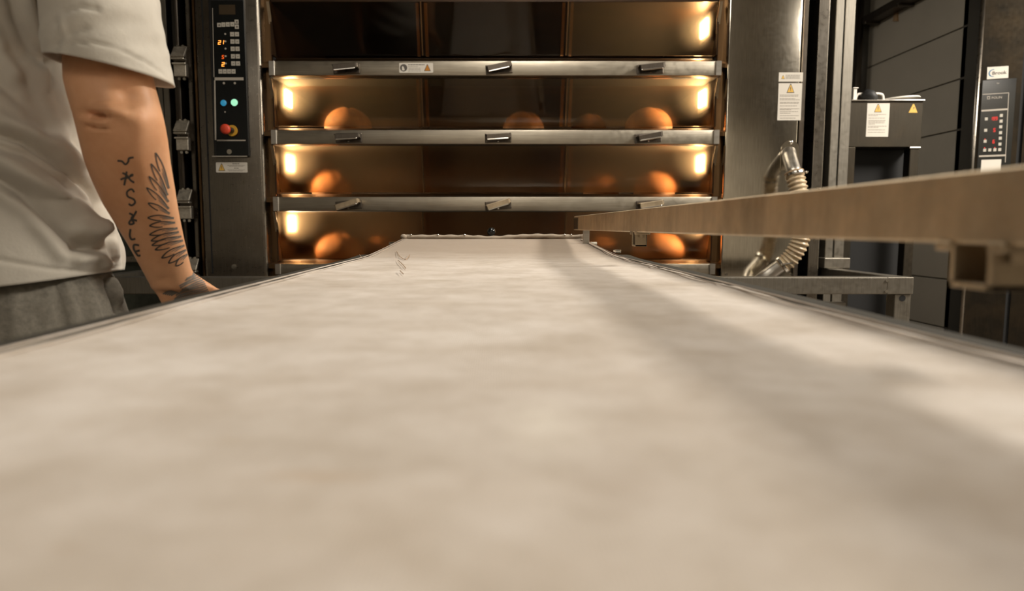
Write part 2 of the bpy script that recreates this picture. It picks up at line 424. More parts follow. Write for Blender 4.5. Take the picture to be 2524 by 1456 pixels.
def seg7(face, ch, x, y, w_, h_, h, mb, sl=0.12):
    S = {'0': 'abcdef', '1': 'bc', '2': 'abged', '3': 'abgcd', '5': 'afgcd', '6': 'afgedc', '8': 'abcdefg', '9': 'abcdfg', '7': 'abc'}[ch]
    t = w_ * 0.22
    def bar(x0, y0, x1, y1):
        f = lambda yy: (h_ / 2 - yy) * sl
        pts = [(x + x0 + f(y0), y + y0), (x + x1 + f(y0), y + y0), (x + x1 + f(y1), y + y1), (x + x0 + f(y1), y + y1)]
        face.poly(mb, [face.uv(*p) for p in pts][::-1], h, h + 0.0004)
    W, H = w_, h_
    D = {'a': (0, 0, W, t), 'g': (0, H / 2 - t / 2, W, H / 2 + t / 2), 'd': (0, H - t, W, H), 'f': (0, 0, t, H / 2), 'e': (0, H / 2, t, H),
         'b': (W - t, 0, W, H / 2), 'c': (W - t, H / 2, W, H)}
    for c in S: bar(*D[c])

# ================================================================== the room
XW, YB, YR, XL, ZC, XR2 = 2.80, 5.25, -3.2, -3.3, 2.95, 4.3
def struct(name, mb, mat, label, **k): return tag(mb.build(name, mat), label, None, None, 'structure')
struct('floor', MB().box(XL, XR2, YR, YB, -0.1, 0), 'floor', 'dark square tiled bakery floor')
struct('ceiling', MB().box(XL, XR2, YR, YB, ZC, ZC + 0.1), 'ceil', 'plain dim bakery ceiling')
struct('wall_back', MB().box(XL, XR2, YB, YB + 0.1, 0, ZC), 'wall_dim', 'dark wall behind the deck oven')
struct('wall_left', MB().box(XL - 0.1, XL, YR, YB, 0, ZC), 'ceil', 'plain wall on the left of the room')
struct('wall_rear', MB().box(XL, XR2, YR - 0.1, YR, 0, ZC), 'rear_wall', 'cream wall behind the photographer')
wr = struct('wall_right', MB().box(XW + 0.012, XW + 0.10, 4.12, YB, 0, ZC), 'joint', 'cream panelled wall with thin dark horizontal joints')
PD = 0.301; z = EYE + 1.193 - 8 * PD; zb = 0
first = None
for k in range(16):
    z1 = EYE + 1.193 + (k - 7) * PD
    z0 = max(0.002, z1 - PD)
    if z1 <= 0.05: continue
    if z0 > ZC: break
    z1 = min(z1, ZC)
    MB().box(XW, XW + 0.03, 4.12, YB, z0 + 0.004, z1 - 0.004, 0.002, 1).build('wall_panel', 'wall', wr)
struct('wall_recess', MB().box(XW, XR2, 4.12, 4.2, 0, ZC), 'wall_dim', 'dark return wall behind the rack oven')
struct('wall_far_right', MB().box(XR2, XR2 + 0.1, YR, YB, 0, ZC), 'ceil', 'plain wall on the far right')
# cable tray and tag along the panelled wall
def wz(x, y): return PXW(x, y, XW - 0.05).z
zt = wz(2190, 28)
tr = thing('cable_tray', 'dark cable tray high on the cream panelled wall', 'cable tray', (XW - 0.05, 4.7, zt))
MB().box(XW - 0.1, XW, 4.13, 5.2, zt - 0.015, zt + 0.035, 0.003, 1).build('tray', 'darksteel', tr)
for yy in (4.25, 4.7, 5.1): MB().box(XW - 0.11, XW, yy, yy + 0.03, zt - 0.03, zt - 0.012, 0.002, 1).build('bracket', 'darksteel', tr)
q = PXW(2205, 38, XW - 0.02)
t_ = MB().prism([Vector((XW - 0.012, q.y - 0.02, q.z - 0.045)), Vector((XW - 0.012, q.y + 0.035, q.z - 0.03)), Vector((XW - 0.012, q.y + 0.015, q.z + 0.05)), Vector((XW - 0.012, q.y - 0.002, q.z + 0.05))], (0.012, 0, 0)).build('hanging_tag', 'board')
tag(t_, 'small brown tag hanging under the cable tray', 'tag')
pc = thing('corner_pipes', 'dark vertical pipes in the corner beside the panelled wall', 'pipe', (2.68, 5.19, 0))
for xx in (2.60, 2.70): MB().tube([(xx, 5.19, 0), (xx, 5.19, ZC)], 0.022, 12).build('pipe', 'darksteel', pc, True)
# ceiling light at right, and fixtures for the added fill lights
for i, (l, a, b, p, c) in enumerate(LAMPS):
    t = thing('key_or_fill_light', ['fluorescent ceiling light to the right of the loader', 'added fill light behind the camera on the left',
              'added fill light by the rear wall', 'added fill light behind the deck oven', 'added fill light straight above the loader belt'][i], 'ceiling light', (l[0], l[1], ZC), 'fluorescent ceiling lights')
    MB().box(l[0] - 0.32, l[0] + 0.32, l[1] - 0.60, l[1] + 0.60, ZC - 0.10, ZC, 0.006).build('housing', 'housing', t)
    for s in (-0.2, 0.0, 0.2):
        MB().tube([(l[0] + s, l[1] - 0.57, ZC - 0.118), (l[0] + s, l[1] + 0.57, ZC - 0.118)], 0.013, 10).build('tube', 'tube', t, True)

# ================================================================== deck oven
YO = 2.82
oven = thing('deck_oven', 'four-deck steel baking oven with lit glass doors behind the loader', 'oven', (0, YO, 0))
XIL, XIR = -0.895, 0.908
BARS = [(150, 186), (320, 355), (485, 520), (650, 676)]
WINS = [(4, 137), (193, 311), (359, 474), (522, 637)]
YG0, YG1 = 2.835, 2.905              # glass top (near) / bottom (far)
ZTOP = PZ(-140, YO)
# carcass: side cheeks, back, top, base
cb = MB()
cb.box(XIL - 0.10, XIL - 0.004, 2.88, 4.0, 0.12, ZTOP)
cb.box(XIR + 0.004, XIR + 0.10, 2.88, 4.0, 0.12, ZTOP)
cb.box(XIL - 0.10, XIR + 0.10, 3.96, 4.02, 0.12, ZTOP)
cb.build('carcass', 'matblack', oven)
MB().box(XIL - 0.10, XIR + 0.10, 2.80, 4.0, ZTOP - 0.16, ZTOP, 0.006).build('top_hood', 'steel', oven)
MB().box(XIL - 0.06, XIR + 0.06, 2.86, 3.95, 0.12, PZ(676, YO) - 0.02, 0.004).build('base_panel', 'column', oven)
for xx in (-1.1, 1.15):
    for yy in (2.9, 3.9):
        MB().tube([(xx, yy, 0), (xx, yy, 0.125)], [0.035, 0.025], 14).build('foot', 'darksteel', oven)
# door-opening side frames
for s, xi in ((-1, XIL), (1, XIR)):
    x0, x1 = sorted((xi + s * 0.006, xi + s * 0.036))
    MB().box(x0, x1, 2.86, 2.91, 0.5, ZTOP - 0.1).build('side_frame', 'brown_steel', oven)
    x0, x1 = sorted((xi + s * 0.044, xi + s * 0.049))
    MB().box(x0, x1, 2.835, 2.90, 0.5, ZTOP - 0.1).build('frame_bead', 'brown_steel', oven)
TILT = [(5, 12, 6), (3, 3, 10), (17, 17, 8), (5, 8, 5)]
HX = [(855, 1230, 1602), (860, 1228, 1597), (860, 1228, 1600), (860, 1228, 1600)]
ylist = list(zip(BARS, WINS))
for d, ((b0, b1), (w0, w1)) in enumerate(ylist):
    zt, zb = PZ(b0, YO - 0.03), PZ(b1, YO - 0.03)
    bx0, bx1 = PX(667, 250, YO - 0.03), PX(1774, 250, YO - 0.03)
    bar = MB().box(bx0, bx1, YO - 0.03, YO + 0.02, zb, zt, 0.003).build('deck_bar', 'steel_bar', oven, label='brushed steel bar with three tilted lever handles')
    autosmooth(bar)
    for s, xx in ((0, bx0), (1, bx1)):
        xa, xb_ = (xx - 0.002, xx + 0.02) if s == 0 else (xx - 0.02, xx + 0.002)
        MB().box(xa, xb_, YO - 0.034, YO - 0.028, zb, zt, 0.001, 1).build('end_cap', 'steel', bar)
    # dark recess between bar and the next window, ledge above the bar
    zl = PZ(w1, YG1)
    MB().box(XIL - 0.005, XIR + 0.005, YO + 0.0, 3.0, zb + 0.002, zt - 0.008).build('deck_core', 'matblack', oven)
    lm = MB().prism([Vector((XIL - 0.03, YO - 0.005, zt - 0.004)), Vector((XIL - 0.03, YG1 + 0.02, zl - 0.006)), Vector((XIL - 0.03, YG1 + 0.02, zl - 0.02)), Vector((XIL - 0.03, YO - 0.005, zt - 0.02))], (XIR - XIL + 0.06, 0, 0))
    lm.build('ledge', 'brown_steel', oven)
    for k in range(3):
        cx, cy = HX[d][k], (b0 + b1) / 2 + 2
        c = P(cx, cy, YO - 0.03); tl = R(TILT[d][k])
        Mx = Matrix.Translation(c) @ Matrix.Rotation(-tl, 4, 'Y')
        h = MB().box(-0.053, 0.053, -0.006, 0.003, -0.020, 0.018, 0.003, 2, Matrix.Translation(c) @ Matrix.Rotation(-tl * 0.35, 4, 'Y')).build('lever_recess', 'darksteel', bar)
        # bent sheet lever: top flange, front lip, right cheek
        lv = MB().box(-0.050, 0.050, -0.045, -0.003, 0.008, 0.012, 0.001, 1, Mx)
        lv.box(-0.046, 0.046, -0.048, -0.043, -0.010, 0.012, 0.002, 2, Mx)
        lv.box(0.044, 0.050, -0.045, -0.003, -0.006, 0.012, 0.001, 1, Mx)
        lv.build('lever', 'worn' if d == 2 else 'darksteel', bar)
        MB().box(-0.044, 0.040, -0.050, -0.044, -0.013, -0.007, 0.002, 2, Mx).build('lever_lip', 'chrome', bar)
        MB().tube([c + Vector((0.0, 0.0, -0.014)), c + Vector((0, -0.014, -0.014))], 0.004, 8).build('lever_screw', 'chrome', bar)
    # glass doors
    mat = ['glass_top', 'glass_clear', 'glass_fog', 'glass_fog'][d]
    zt_, zb_ = PZ(w0, YG0), PZ(w1, YG1)
    cuts = [XIL, PX(1041, 250, 2.87), PX(1396, 250, 2.87), XIR]
    for k in range(3):
        xa, xb_ = cuts[k] + (0.003 if k else 0.0), cuts[k + 1] - (0.003 if k < 2 else 0.0)
        g = MB().prism([Vector((xa, YG0, zt_)), Vector((xa, YG1, zb_)), Vector((xa, YG1 + 0.006, zb_)), Vector((xa, YG0 + 0.006, zt_))], (xb_ - xa, 0, 0)).build('glass_door', M[mat][0], oven)
        g.data.materials.append(M[mat][1])
        for pl in g.data.polygons:
            if pl.normal.y > 0.5: pl.material_index = 1
    for k in (1, 2):                   # narrow uprights behind the door joints
        xx = cuts[k]
        MB().prism([Vector((xx - 0.0025, YG0 - 0.002, zt_)), Vector((xx - 0.0025, YG1 - 0.002, zb_)), Vector((xx - 0.0025, YG1 + 0.012, zb_)), Vector((xx - 0.0025, YG0 + 0.012, zt_))], (0.005, 0, 0)).build('door_joint', 'brown_steel', oven)
        for s in (-0.022, 0.012):
            MB().prism([Vector((xx + s, YG0 + 0.014, zt_)), Vector((xx + s, YG1 + 0.014, zb_)), Vector((xx + s, YG1 + 0.03, zb_)), Vector((xx + s, YG0 + 0.03, zt_))], (0.012, 0, 0)).build('door_stile', 'brown_steel', oven)
    for xx in (XIL - 0.012, XIR + 0.001):   # slanted metal door edges
        MB().prism([Vector((xx, YG0 - 0.004, zt_)), Vector((xx, YG1 - 0.004, zb_)), Vector((xx, YG1 + 0.01, zb_)), Vector((xx, YG0 + 0.01, zt_))], (0.011, 0, 0)).build('door_edge', 'worn', oven)
    # baking chamber lining (open to the front)
    cf, cc_ = zb_ - 0.008, zt_ + 0.006
    ch = MB(); Y1, Y2 = YG1 + 0.012, 3.9
    ch.box(XIL, XIR, Y1, Y2, cf - 0.012, cf); ch.box(XIL, XIR, Y1 - 0.06, Y2, cc_, cc_ + 0.01)
    ch.box(XIL - 0.006, XIL, Y1 - 0.06, Y2, cf, cc_); ch.box(XIR, XIR + 0.006, Y1 - 0.06, Y2, cf, cc_)
    ch.box(XIL, XIR, Y2, Y2 + 0.01, cf, cc_)
    ch.build('chamber', 'inner', oven)
    # lamps on the chamber sides
    ly = [70, 243, 402, 550][d]
    for s, xi in ((-1, XIL), (1, XIR)):
        if d == 0 and s == -1: continue
        yc = 3.01 if s < 0 else 2.985
        zc = PZ(ly, yc)
        x0, x1 = sorted((xi, xi - s * 0.012))
        lh = MB().box(x0, x1, yc - 0.07, yc + 0.07, zc - 0.05, zc + 0.05, 0.004).build('lamp_frame', 'worn', oven)
        x0, x1 = sorted((xi - s * 0.012, xi - s * 0.02))
        MB().box(x0, x1, yc - 0.042, yc + 0.042, zc - 0.034, zc + 0.034, 0.003).build('lamp_lens', 'lamp', lh)

# left (control) column
YC = 2.80
colx0, colx1 = PX(489, 300, YC), PX(648, 300, YC)
zc0 = PZ(674, YC)
c = MB().box(colx0, colx1, YC, 3.9, 0.13, ZTOP, 0.016, 4).build('control_column', 'column', oven); autosmooth(c)
MB().box(colx0 + 0.03, colx0 + 0.036, YC - 0.001, YC + 0.01, zc0, ZTOP - 0.02).build('column_groove', 'matblack', oven)
MB().disc(P(577, 657, YC), (0, -1, 0), 0.010, 0.003, 20).build('panel_screw', 'chrome', oven)
fc = Face((0, YC, EYE), (1, 0, 0), (0, 0, 1)); fc.n = Vector((0, -1, 0))
# control panel
cpn = MB(); H0, H1 = 0.0, 0.016
xa, xb_ = PX(524, 200, YC), PX(611, 200, YC)
cpn.box(xa, xb_, YC - 0.016, YC + 0.002, PZ(386, YC), PZ(-30, YC), 0.003)
cp_ = cpn.build('control_panel', 'black', oven, label='black control panel with orange digits and a red emergency button')
f2 = Face((0, YC - 0.016, EYE), (1, 0, 0), (0, 0, 1)); f2.n = Vector((0, -1, 0))
def item(name, mat, x0, y0, x1, y1, h=0.002, par=None, fac=None):
    return (fac or f2).pslab(MB(), x0, y0, x1, y1, 0.0, h).build(name, mat, par or cp_)
item('film', 'gloss_black', 527, 2, 606, 384, 0.0008)
item('display', 'lcd', 540, 12, 580, 36, 0.0016)
K = [(536, 57, 545, 67), (546.5, 56, 555.5, 66.5), (557.5, 55.5, 566.5, 66), (568.5, 55, 577.5, 65.5), (579, 49, 588, 59), (579.5, 61, 588.5, 71.5)]
for r_ in range(5):
    y_ = (85, 103, 121, 139.5, 157)[r_]; dx = r_ * 0.7
    K += [(568 + dx, y_ - 5.5, 577.5 + dx, y_ + 5), (579.5 + dx, y_ - 5.5, 589 + dx, y_ + 5)]
K += [(539.5 + k * 10.6, 171, 548.5 + k * 10.6, 181.5) for k in range(4)]
rr = random.Random(5)
for i, k in enumerate(K):
    kk = item('key', 'key', *k, 0.0035)
    f3 = Face((0, YC - 0.0195, EYE), (1, 0, 0), (0, 0, 1)); f3.n = Vector((0, -1, 0))
cxk = lambda k: ((k[0] + k[2]) / 2, (k[1] + k[3]) / 2)
mk = MB()
for i, k in enumerate(K):
    x_, y_ = cxk(k)
    if i in (0, 4, 5): f3.pslab(mk, x_ - 2, y_ - 2, x_ + 2, y_ + 2, 0, 0.0003)
    else: f3.pslab(mk, x_ - 2, y_ - 0.6, x_ + 2, y_ + 0.6, 0, 0.0003)
mk.build('key_symbols', 'print', cp_)
m1 = MB(); seg7(f2, '2', 538, 99.5, 6.5, 10.5, 0.001, m1); seg7(f2, '1', 546, 99.5, 6, 9.5, 0.001, m1); seg7(f2, '2', 547, 153.5, 6.5, 10.5, 0.001, m1)
m1.build('lit_digits', 'led', cp_)
m1 = MB(); seg7(f2, '5', 547.3, 136, 5, 9, 0.001, m1); m1.build('lit_digit', 'led2', cp_)
for y_ in (84, 102, 120, 138.5, 156.5):
    MB().disc(f2.at(555.5 + (y_ - 84) * 0.02, y_), (0, -1, 0), 0.0035, 0.002, 12).build('indicator', 'key', cp_)
item('divider', 'line', 529.5, 191, 600.5, 198, 0.0016)
item('divider', 'line', 535, 344.5, 605.5, 347.5, 0.0016)
item('divider', 'line', 523, 384.2, 609, 386, 0.0018)
f2.poly(MB(), [f2.uv(*p) for p in ((530, 345), (533.5, 345), (531, 198), (528, 198))], 0.0008, 0.0014).build('border_line', 'line', cp_)
f2.poly(MB(), [f2.uv(*p) for p in ((527, 190), (528.5, 190), (524.6, 20), (523.6, 20))], 0.0008, 0.0014).build('border_line', 'line', cp_)
for x_, y_, r_, mt, nm in ((552, 254, 7.2, 'blue', 'pilot_light'), (578.5, 253, 8.2, 'green', 'pilot_light')):
    p = f2.at(x_, y_); k = 2.8 / F
    b_ = MB().disc(p, (0, -1, 0), (r_ + 1.5) * k, 0.004, 24).build('pilot_bezel', 'rubber', cp_)
    MB().ball(p + Vector((0, -0.004, 0)), r_ * k, 3, (1, 0.55, 1)).build(nm, mt, cp_, True)
for x_ in (552, 579): MB().disc(f2.at(x_, 205), (0, -1, 0), 0.0045, 0.0016, 14).build('symbol', 'line', cp_)
MB().disc(f2.at(555, 276), (0, -1, 0), 0.003, 0.0016, 12).build('symbol', 'line', cp_)
p = f2.at(572, 322); ky = 2.8 / F
MB().tube([p, p + Vector((0, -0.004, 0))], [13.5 * ky, 13 * ky], 30).build('stop_button_ring', 'ring', cp_)
MB().tube([p + Vector((0, -0.003, 0)), p + Vector((-0.008, -0.035, 0))], 0.012, 20).build('stop_button_stem', 'darksteel', cp_)
MB().tube([p + Vector((-0.008, -0.034, 0)), p + Vector((-0.009, -0.040, 0)), p + Vector((-0.010, -0.050, 0)), p + Vector((-0.010, -0.054, 0))], [0.0175, 0.0195, 0.0190, 0.013], 30).build('stop_button', 'red', cp_, True)
MB().disc(f2.at(566, 374), (0, -1, 0), 0.010, 0.004, 20).build('panel_screw', 'chrome', cp_)
def sticker(parent, face, x0, y0, x1, y1, h=0.0, name='warning_label', r=2.0):
    cx, cy = (x0 + x1) / 2, (y0 + y1) / 2
    a0 = face.uv(x0, cy)[0]; a1 = face.uv(x1, cy)[0]; b1 = face.uv(cx, y0)[1]; b0 = face.uv(cx, y1)[1]
    rr_ = r * (a1 - a0) / (x1 - x0); pts = []
    for (ca, cb_, s) in ((a1 - rr_, b1 - rr_, 0), (a0 + rr_, b1 - rr_, 90), (a0 + rr_, b0 + rr_, 180), (a1 - rr_, b0 + rr_, 270)):
        for k in range(4): pts.append((ca + rr_ * math.cos(R(s + 30 * k)), cb_ + rr_ * math.sin(R(s + 30 * k))))
    return face.poly(MB(), pts, h, h + 0.0006).build(name, 'white_label', parent)
s = sticker(oven, fc, 532.5, 400, 610, 425)
warn(fc, 546.5, 412, 15, 16, 0.0006, s)
lines(fc, [(573, 590, 403.5)], 0.0006, s, 'print', th=1.5)
lines(fc, [(561, 604, 407.5), (565, 600, 410)], 0.0006, s); lines(fc, [(577, 589, 414.3)], 0.0006, s, 'print', th=1.5)
lines(fc, [(561, 604, 418.5), (564, 600, 421)], 0.0006, s)
# sticker on the top bar
fb = Face((0, YO - 0.03, EYE), (1, 0, 0), (0, 0, 1)); fb.n = Vector((0, -1, 0))
s = sticker(oven, fb, 984, 155, 1067.5, 179.5)
MB().disc(fb.at(995, 167), (0, -1, 0), 8.5 * ky, 0.0011, 28).build('glove_symbol', 'print', s)
fb.poly(MB(), [fb.uv(*p_) for p_ in ((991, 173), (990.5, 165), (993, 163), (995.5, 166), (997.5, 172), (996, 174))], 0.0011, 0.0014).build('glove_shape', 'white_label', s)
lines(fb, [(1006, 1048, 159.5)], 0.0006, s, 'print', th=1.8)
lines(fb, [(1006, 1030, 164), (1007, 1036, 168), (1007, 1037, 171.5), (1006, 1037, 175)], 0.0006, s)
tri(fb, 1053.5, 167, 17, 16.5, 0.0006, 0.0009).build('triangle_border', 'print', s)
tri(fb, 1053.5, 167.6, 13, 13, 0.0008, 0.0012).build('warning_triangle', 'orange', s)

# right (plain) column
YP = 2.80
px0, px1 = PX(1797, 60, YP), PX(1974, 150, YP)
zp0 = PZ(674, YP)
c = MB().box(px0, px1, YP, 3.85, 0.13, ZTOP, 0.006, 3).build('side_panel', 'panel', oven, label='polished steel side panel with two warning labels'); autosmooth(c)
pe = MB().box(PX(1977, 150, 2.83), PX(1989, 150, 2.83), 2.83, 3.8, 0.13, ZTOP, 0.002, 1).build('panel_return', 'darksteel', oven)
MB().box(PX(2014, 150, 2.86), PX(2041, 150, 2.86), 2.86, 3.8, 0.13, ZTOP, 0.004, 2).build('corner_post', 'column', oven)
MB().box(PX(1988, 150, 2.83), PX(2062, 150, 2.96), 3.0, 3.8, 0.13, ZTOP).build('recess', 'matblack', oven)
for x_ in (1790, 1949): MB().disc(P(x_, 676, YP), (0, -1, 0), 0.006, 0.004, 12).build('panel_screw', 'chrome', oven)
fp = Face((0, YP, EYE), (1, 0, 0), (0, 0, 1)); fp.n = Vector((0, -1, 0))
s = sticker(oven, fp, 1919.5, 178.5, 1979.0, 201, r=0.5)
warn(fp, 1930, 190, 8, 8, 0.0006, s, mark=False)
lines(fp, [(1936, 1972, 185 + 2.2 * k) for k in range(5)], 0.0006, s, th=1.0)
s = sticker(oven, fp, 1917.5, 205, 1975.5, 296.5, r=0.5)
warn(fp, 1948.5, 218, 17, 19, 0.0006, s)
rows = []
for y_, x1 in ((234, 1968), (237, 1967), (243, 1960), (246, 1971), (252, 1970), (254.5, 1968), (261, 1964), (268, 1970), (270.5, 1950), (275, 1967), (279, 1948), (285, 1969), (291, 1962)): rows.append((1922, x1, y_))
lines(fp, rows, 0.0006, s, th=1.4)
# hose connection plate
hp = MB(); a0, b0 = fp.uv(1923, 420); a1, b1 = fp.uv(1970, 345); pts = [(a0, b0), (a1, b0)]
rad = (a1 - a0) / 2
for k in range(13): pts.append(((a0 + a1) / 2 + rad * math.cos(R(15 * k)), b1 - rad + rad * math.sin(R(15 * k))))
fp.poly(hp, pts, 0, 0.003); hp.build('hose_plate', 'panel', oven)
MB().ball(P(1949, 351, YP) + Vector((0, -0.004, 0)), 0.009, 2, (1, 0.7, 1)).build('plate_bolt', 'chrome', oven, True)
MB().disc(P(1946, 392, YP), (0, -1, 0), 0.030, 0.0035, 28).build('plate_opening', 'matblack', oven)

# chain mast with latch clips left of the control column
lx = lambda x, y=320: PX(x, y, 2.84)
MB().box(lx(414), lx(488), 3.0, 3.8, 0.13, ZTOP).build('recess', 'matblack', oven)
for xa_, xb2, mt in ((437, 444, 'darksteel'), (463, 474, 'column'), (479, 487, 'brown_steel')):
    MB().box(lx(xa_), lx(xb2), 2.86, 2.99, 0.13, ZTOP, 0.003, 1).build('latch_rail', mt, oven)
MB().box(lx(456), lx(461), 2.90, 2.99, PZ(330, 2.9), ZTOP).build('latch_rail', 'brown_steel', oven)
for (x_, y_) in ((446, 152), (452, 334), (459, 503), (476, 672)):
    p = P(x_, y_, 2.83); k = 2.83 / F
    rt = MB().box(p.x - 11 * k, p.x + 11 * k, 2.835, 2.86, p.z - 36 * k, p.z + 38 * k, 0.002, 1).build('latch_clip', 'darksteel', oven, label='chrome latch clip')
    Mx = Matrix.Translation(p + Vector((0.0, -0.014, 21 * k))) @ Matrix.Rotation(R(-38), 4, 'X')
    MB().box(-16 * k, 16 * k, -0.004, 0.004, -17 * k, 17 * k, 0.002, 2, Mx).build('flap', 'clip', rt)
    MB().box(p.x - 17 * k, p.x + 14 * k, 2.80, 2.83, p.z + 2 * k, p.z + 6 * k, 0.002, 1).build('flap_edge', 'clip', rt)
    MB().box(p.x - 15 * k, p.x + 15 * k, 2.815, 2.84, p.z - 36 * k, p.z - 5 * k, 0.003, 2).build('keeper', 'clip', rt)
    MB().box(p.x - 16 * k, p.x + 16 * k, 2.805, 2.82, p.z - 9 * k, p.z - 5 * k, 0.001, 1).build('keeper_lip', 'clip', rt)
    for sx in (-6, 6):
        for zz in (36, -40): MB().disc((p.x + sx * k, 2.835, p.z + zz * k), (0, -1, 0), 3.5 * k, 0.006, 10).build('bolt', 'chrome', rt)

# drain hose
hs = thing('drain_hose', 'ribbed amber drain hose clamped between two steel pipe stubs', 'hose', P(1946, 392, YP))
yh = 2.70
HP = [(1946, 388, 2.775), (1951, 405, 2.735), (1957, 425, 2.70), (1964, 450, 2.685), (1970, 480, 2.675), (1973, 515, 2.67), (1975, 545, 2.67), (1975, 575, 2.67), (1970, 600, 2.672), (1958, 623, 2.68), (1943, 641, 2.69), (1924, 655, 2.70), (1905, 668, 2.71), (1880, 687, 2.72), (1858, 704, 2.755), (1836, 718, 2.80)]
pts = [P(*p) for p in HP]
def spline(pts, n):
    out = []
    for i in range(len(pts) - 1):
        p0, p1, p2, p3 = pts[max(i - 1, 0)], pts[i], pts[i + 1], pts[min(i + 2, len(pts) - 1)]
        for k in range(n):
            t = k / n
            out.append(0.5 * ((2 * p1) + (p2 - p0) * t + (2 * p0 - 5 * p1 + 4 * p2 - p3) * t * t + (-p0 + 3 * p1 - 3 * p2 + p3) * t ** 3))
    out.append(pts[-1]); return out
mid = spline(pts[2:12], 16)
acc = 0; rads = []
for i, p in enumerate(mid):
    if i: acc += (p - mid[i - 1]).length
    rads.append(0.0325 + 0.0035 * math.cos(2 * math.pi * acc / 0.0165))
h = MB().tube(mid, rads, 28).build('hose', 'hose', hs, True)
up_pipe = spline(pts[:3], 5); MB().tube([P(1944, 375, 2.80)] + up_pipe + [mid[3]], 0.0275, 24).build('upper_pipe', 'steel', hs, True)
MB().tube([mid[-4]] + spline(pts[11:], 5), 0.0275, 24).build('lower_pipe', 'steel', hs, True)
for i in (4, len(mid) - 8):
    a_, b_ = mid[i], mid[i + 3]; ax = (b_ - a_).normalized()
    cl = MB().tube([a_, a_ + ax * 0.010], 0.0375, 28).build('hose_clamp', 'chrome', hs)
    side = Vector((1, -0.5, 0.2)).normalized()
    MB().tube([a_ + Vector((-0.02, -0.038, 0.0)), a_ + Vector((0.022, -0.036, 0.006))], 0.0035, 8).build('clamp_screw', 'chrome', cl)
    MB().ball(a_ + Vector((0.042, -0.012, 0.008)), 0.006, 2).build('clamp_bolt', 'chrome', cl)

# loaves
def loaf(x, y, Yc, wpx, hpx, d, label, asp=1.0):
    zf = PZ(WINS[d][1], YG1) - 0.008
    wr_ = wpx / 2 * Yc / F; hh = hpx * Yc / F
    c = P(x, y, Yc); rnd = random.Random(int(x))
    T = bmesh.new(); bmesh.ops.create_uvsphere(T, u_segments=40, v_segments=24, radius=1)
    for v in T.verts:
        q = v.co.copy(); s_ = 1 + 0.03 * math.sin(5 * q.x + x) * math.cos(4 * q.y)
        zz = q.z if q.z > -0.35 else -0.35 - (q.z + 0.35) * -0.02
        v.co = Vector((q.x * wr_ * s_, q.y * wr_ * asp * s_, (zz + 0.35) / 1.35 * hh))
        if q.z > 0.3: v.co.z -= 0.10 * hh * math.exp(-((q.x * 0.8 + q.y * 0.5) / 0.08) ** 2) * (1 - q.x * q.x)
    m = MB(); m.join(T)
    for v in m.bm.verts: v.co += Vector((c.x, Yc, zf + 0.001))
    o = m.build('bread_loaf', 'bread', None, True)
    tag(o, label, 'bread', 'loaves baking in the deck oven'); return o
loaf(857, 300, 3.10, 112, 64, 1, 'round loaf behind the left glass of the second deck from the top')
loaf(1598, 300, 3.10, 112, 64, 1, 'big lit loaf behind the right glass of the second deck from the top')
loaf(1452, 300, 3.22, 86, 58, 1, 'smaller loaf left of the big lit one, second deck from the top')
loaf(1290, 300, 3.20, 100, 62, 1, 'dim loaf behind the middle glass of the second deck from the top')
loaf(818, 450, 3.12, 96, 60, 2, 'blurred loaf behind the left glass of the third deck from the top')
loaf(1612, 450, 3.12, 100, 60, 2, 'blurred reddish loaf at right behind the third deck glass')
loaf(1482, 450, 3.25, 86, 56, 2, 'dimmest loaf behind the right glass, third deck from the top')
loaf(838, 600, 3.08, 118, 62, 3, 'large loaf behind the left glass of the lowest deck')
loaf(940, 600, 3.16, 80, 54, 3, 'small loaf beside the belt tip, left side of the lowest deck')
loaf(1622, 600, 3.08, 124, 66, 3, 'large loaf under the steel bar at right of the lowest deck')
loaf(1478, 605, 3.20, 84, 58, 3, 'loaf just right of the belt tip in the lowest deck')

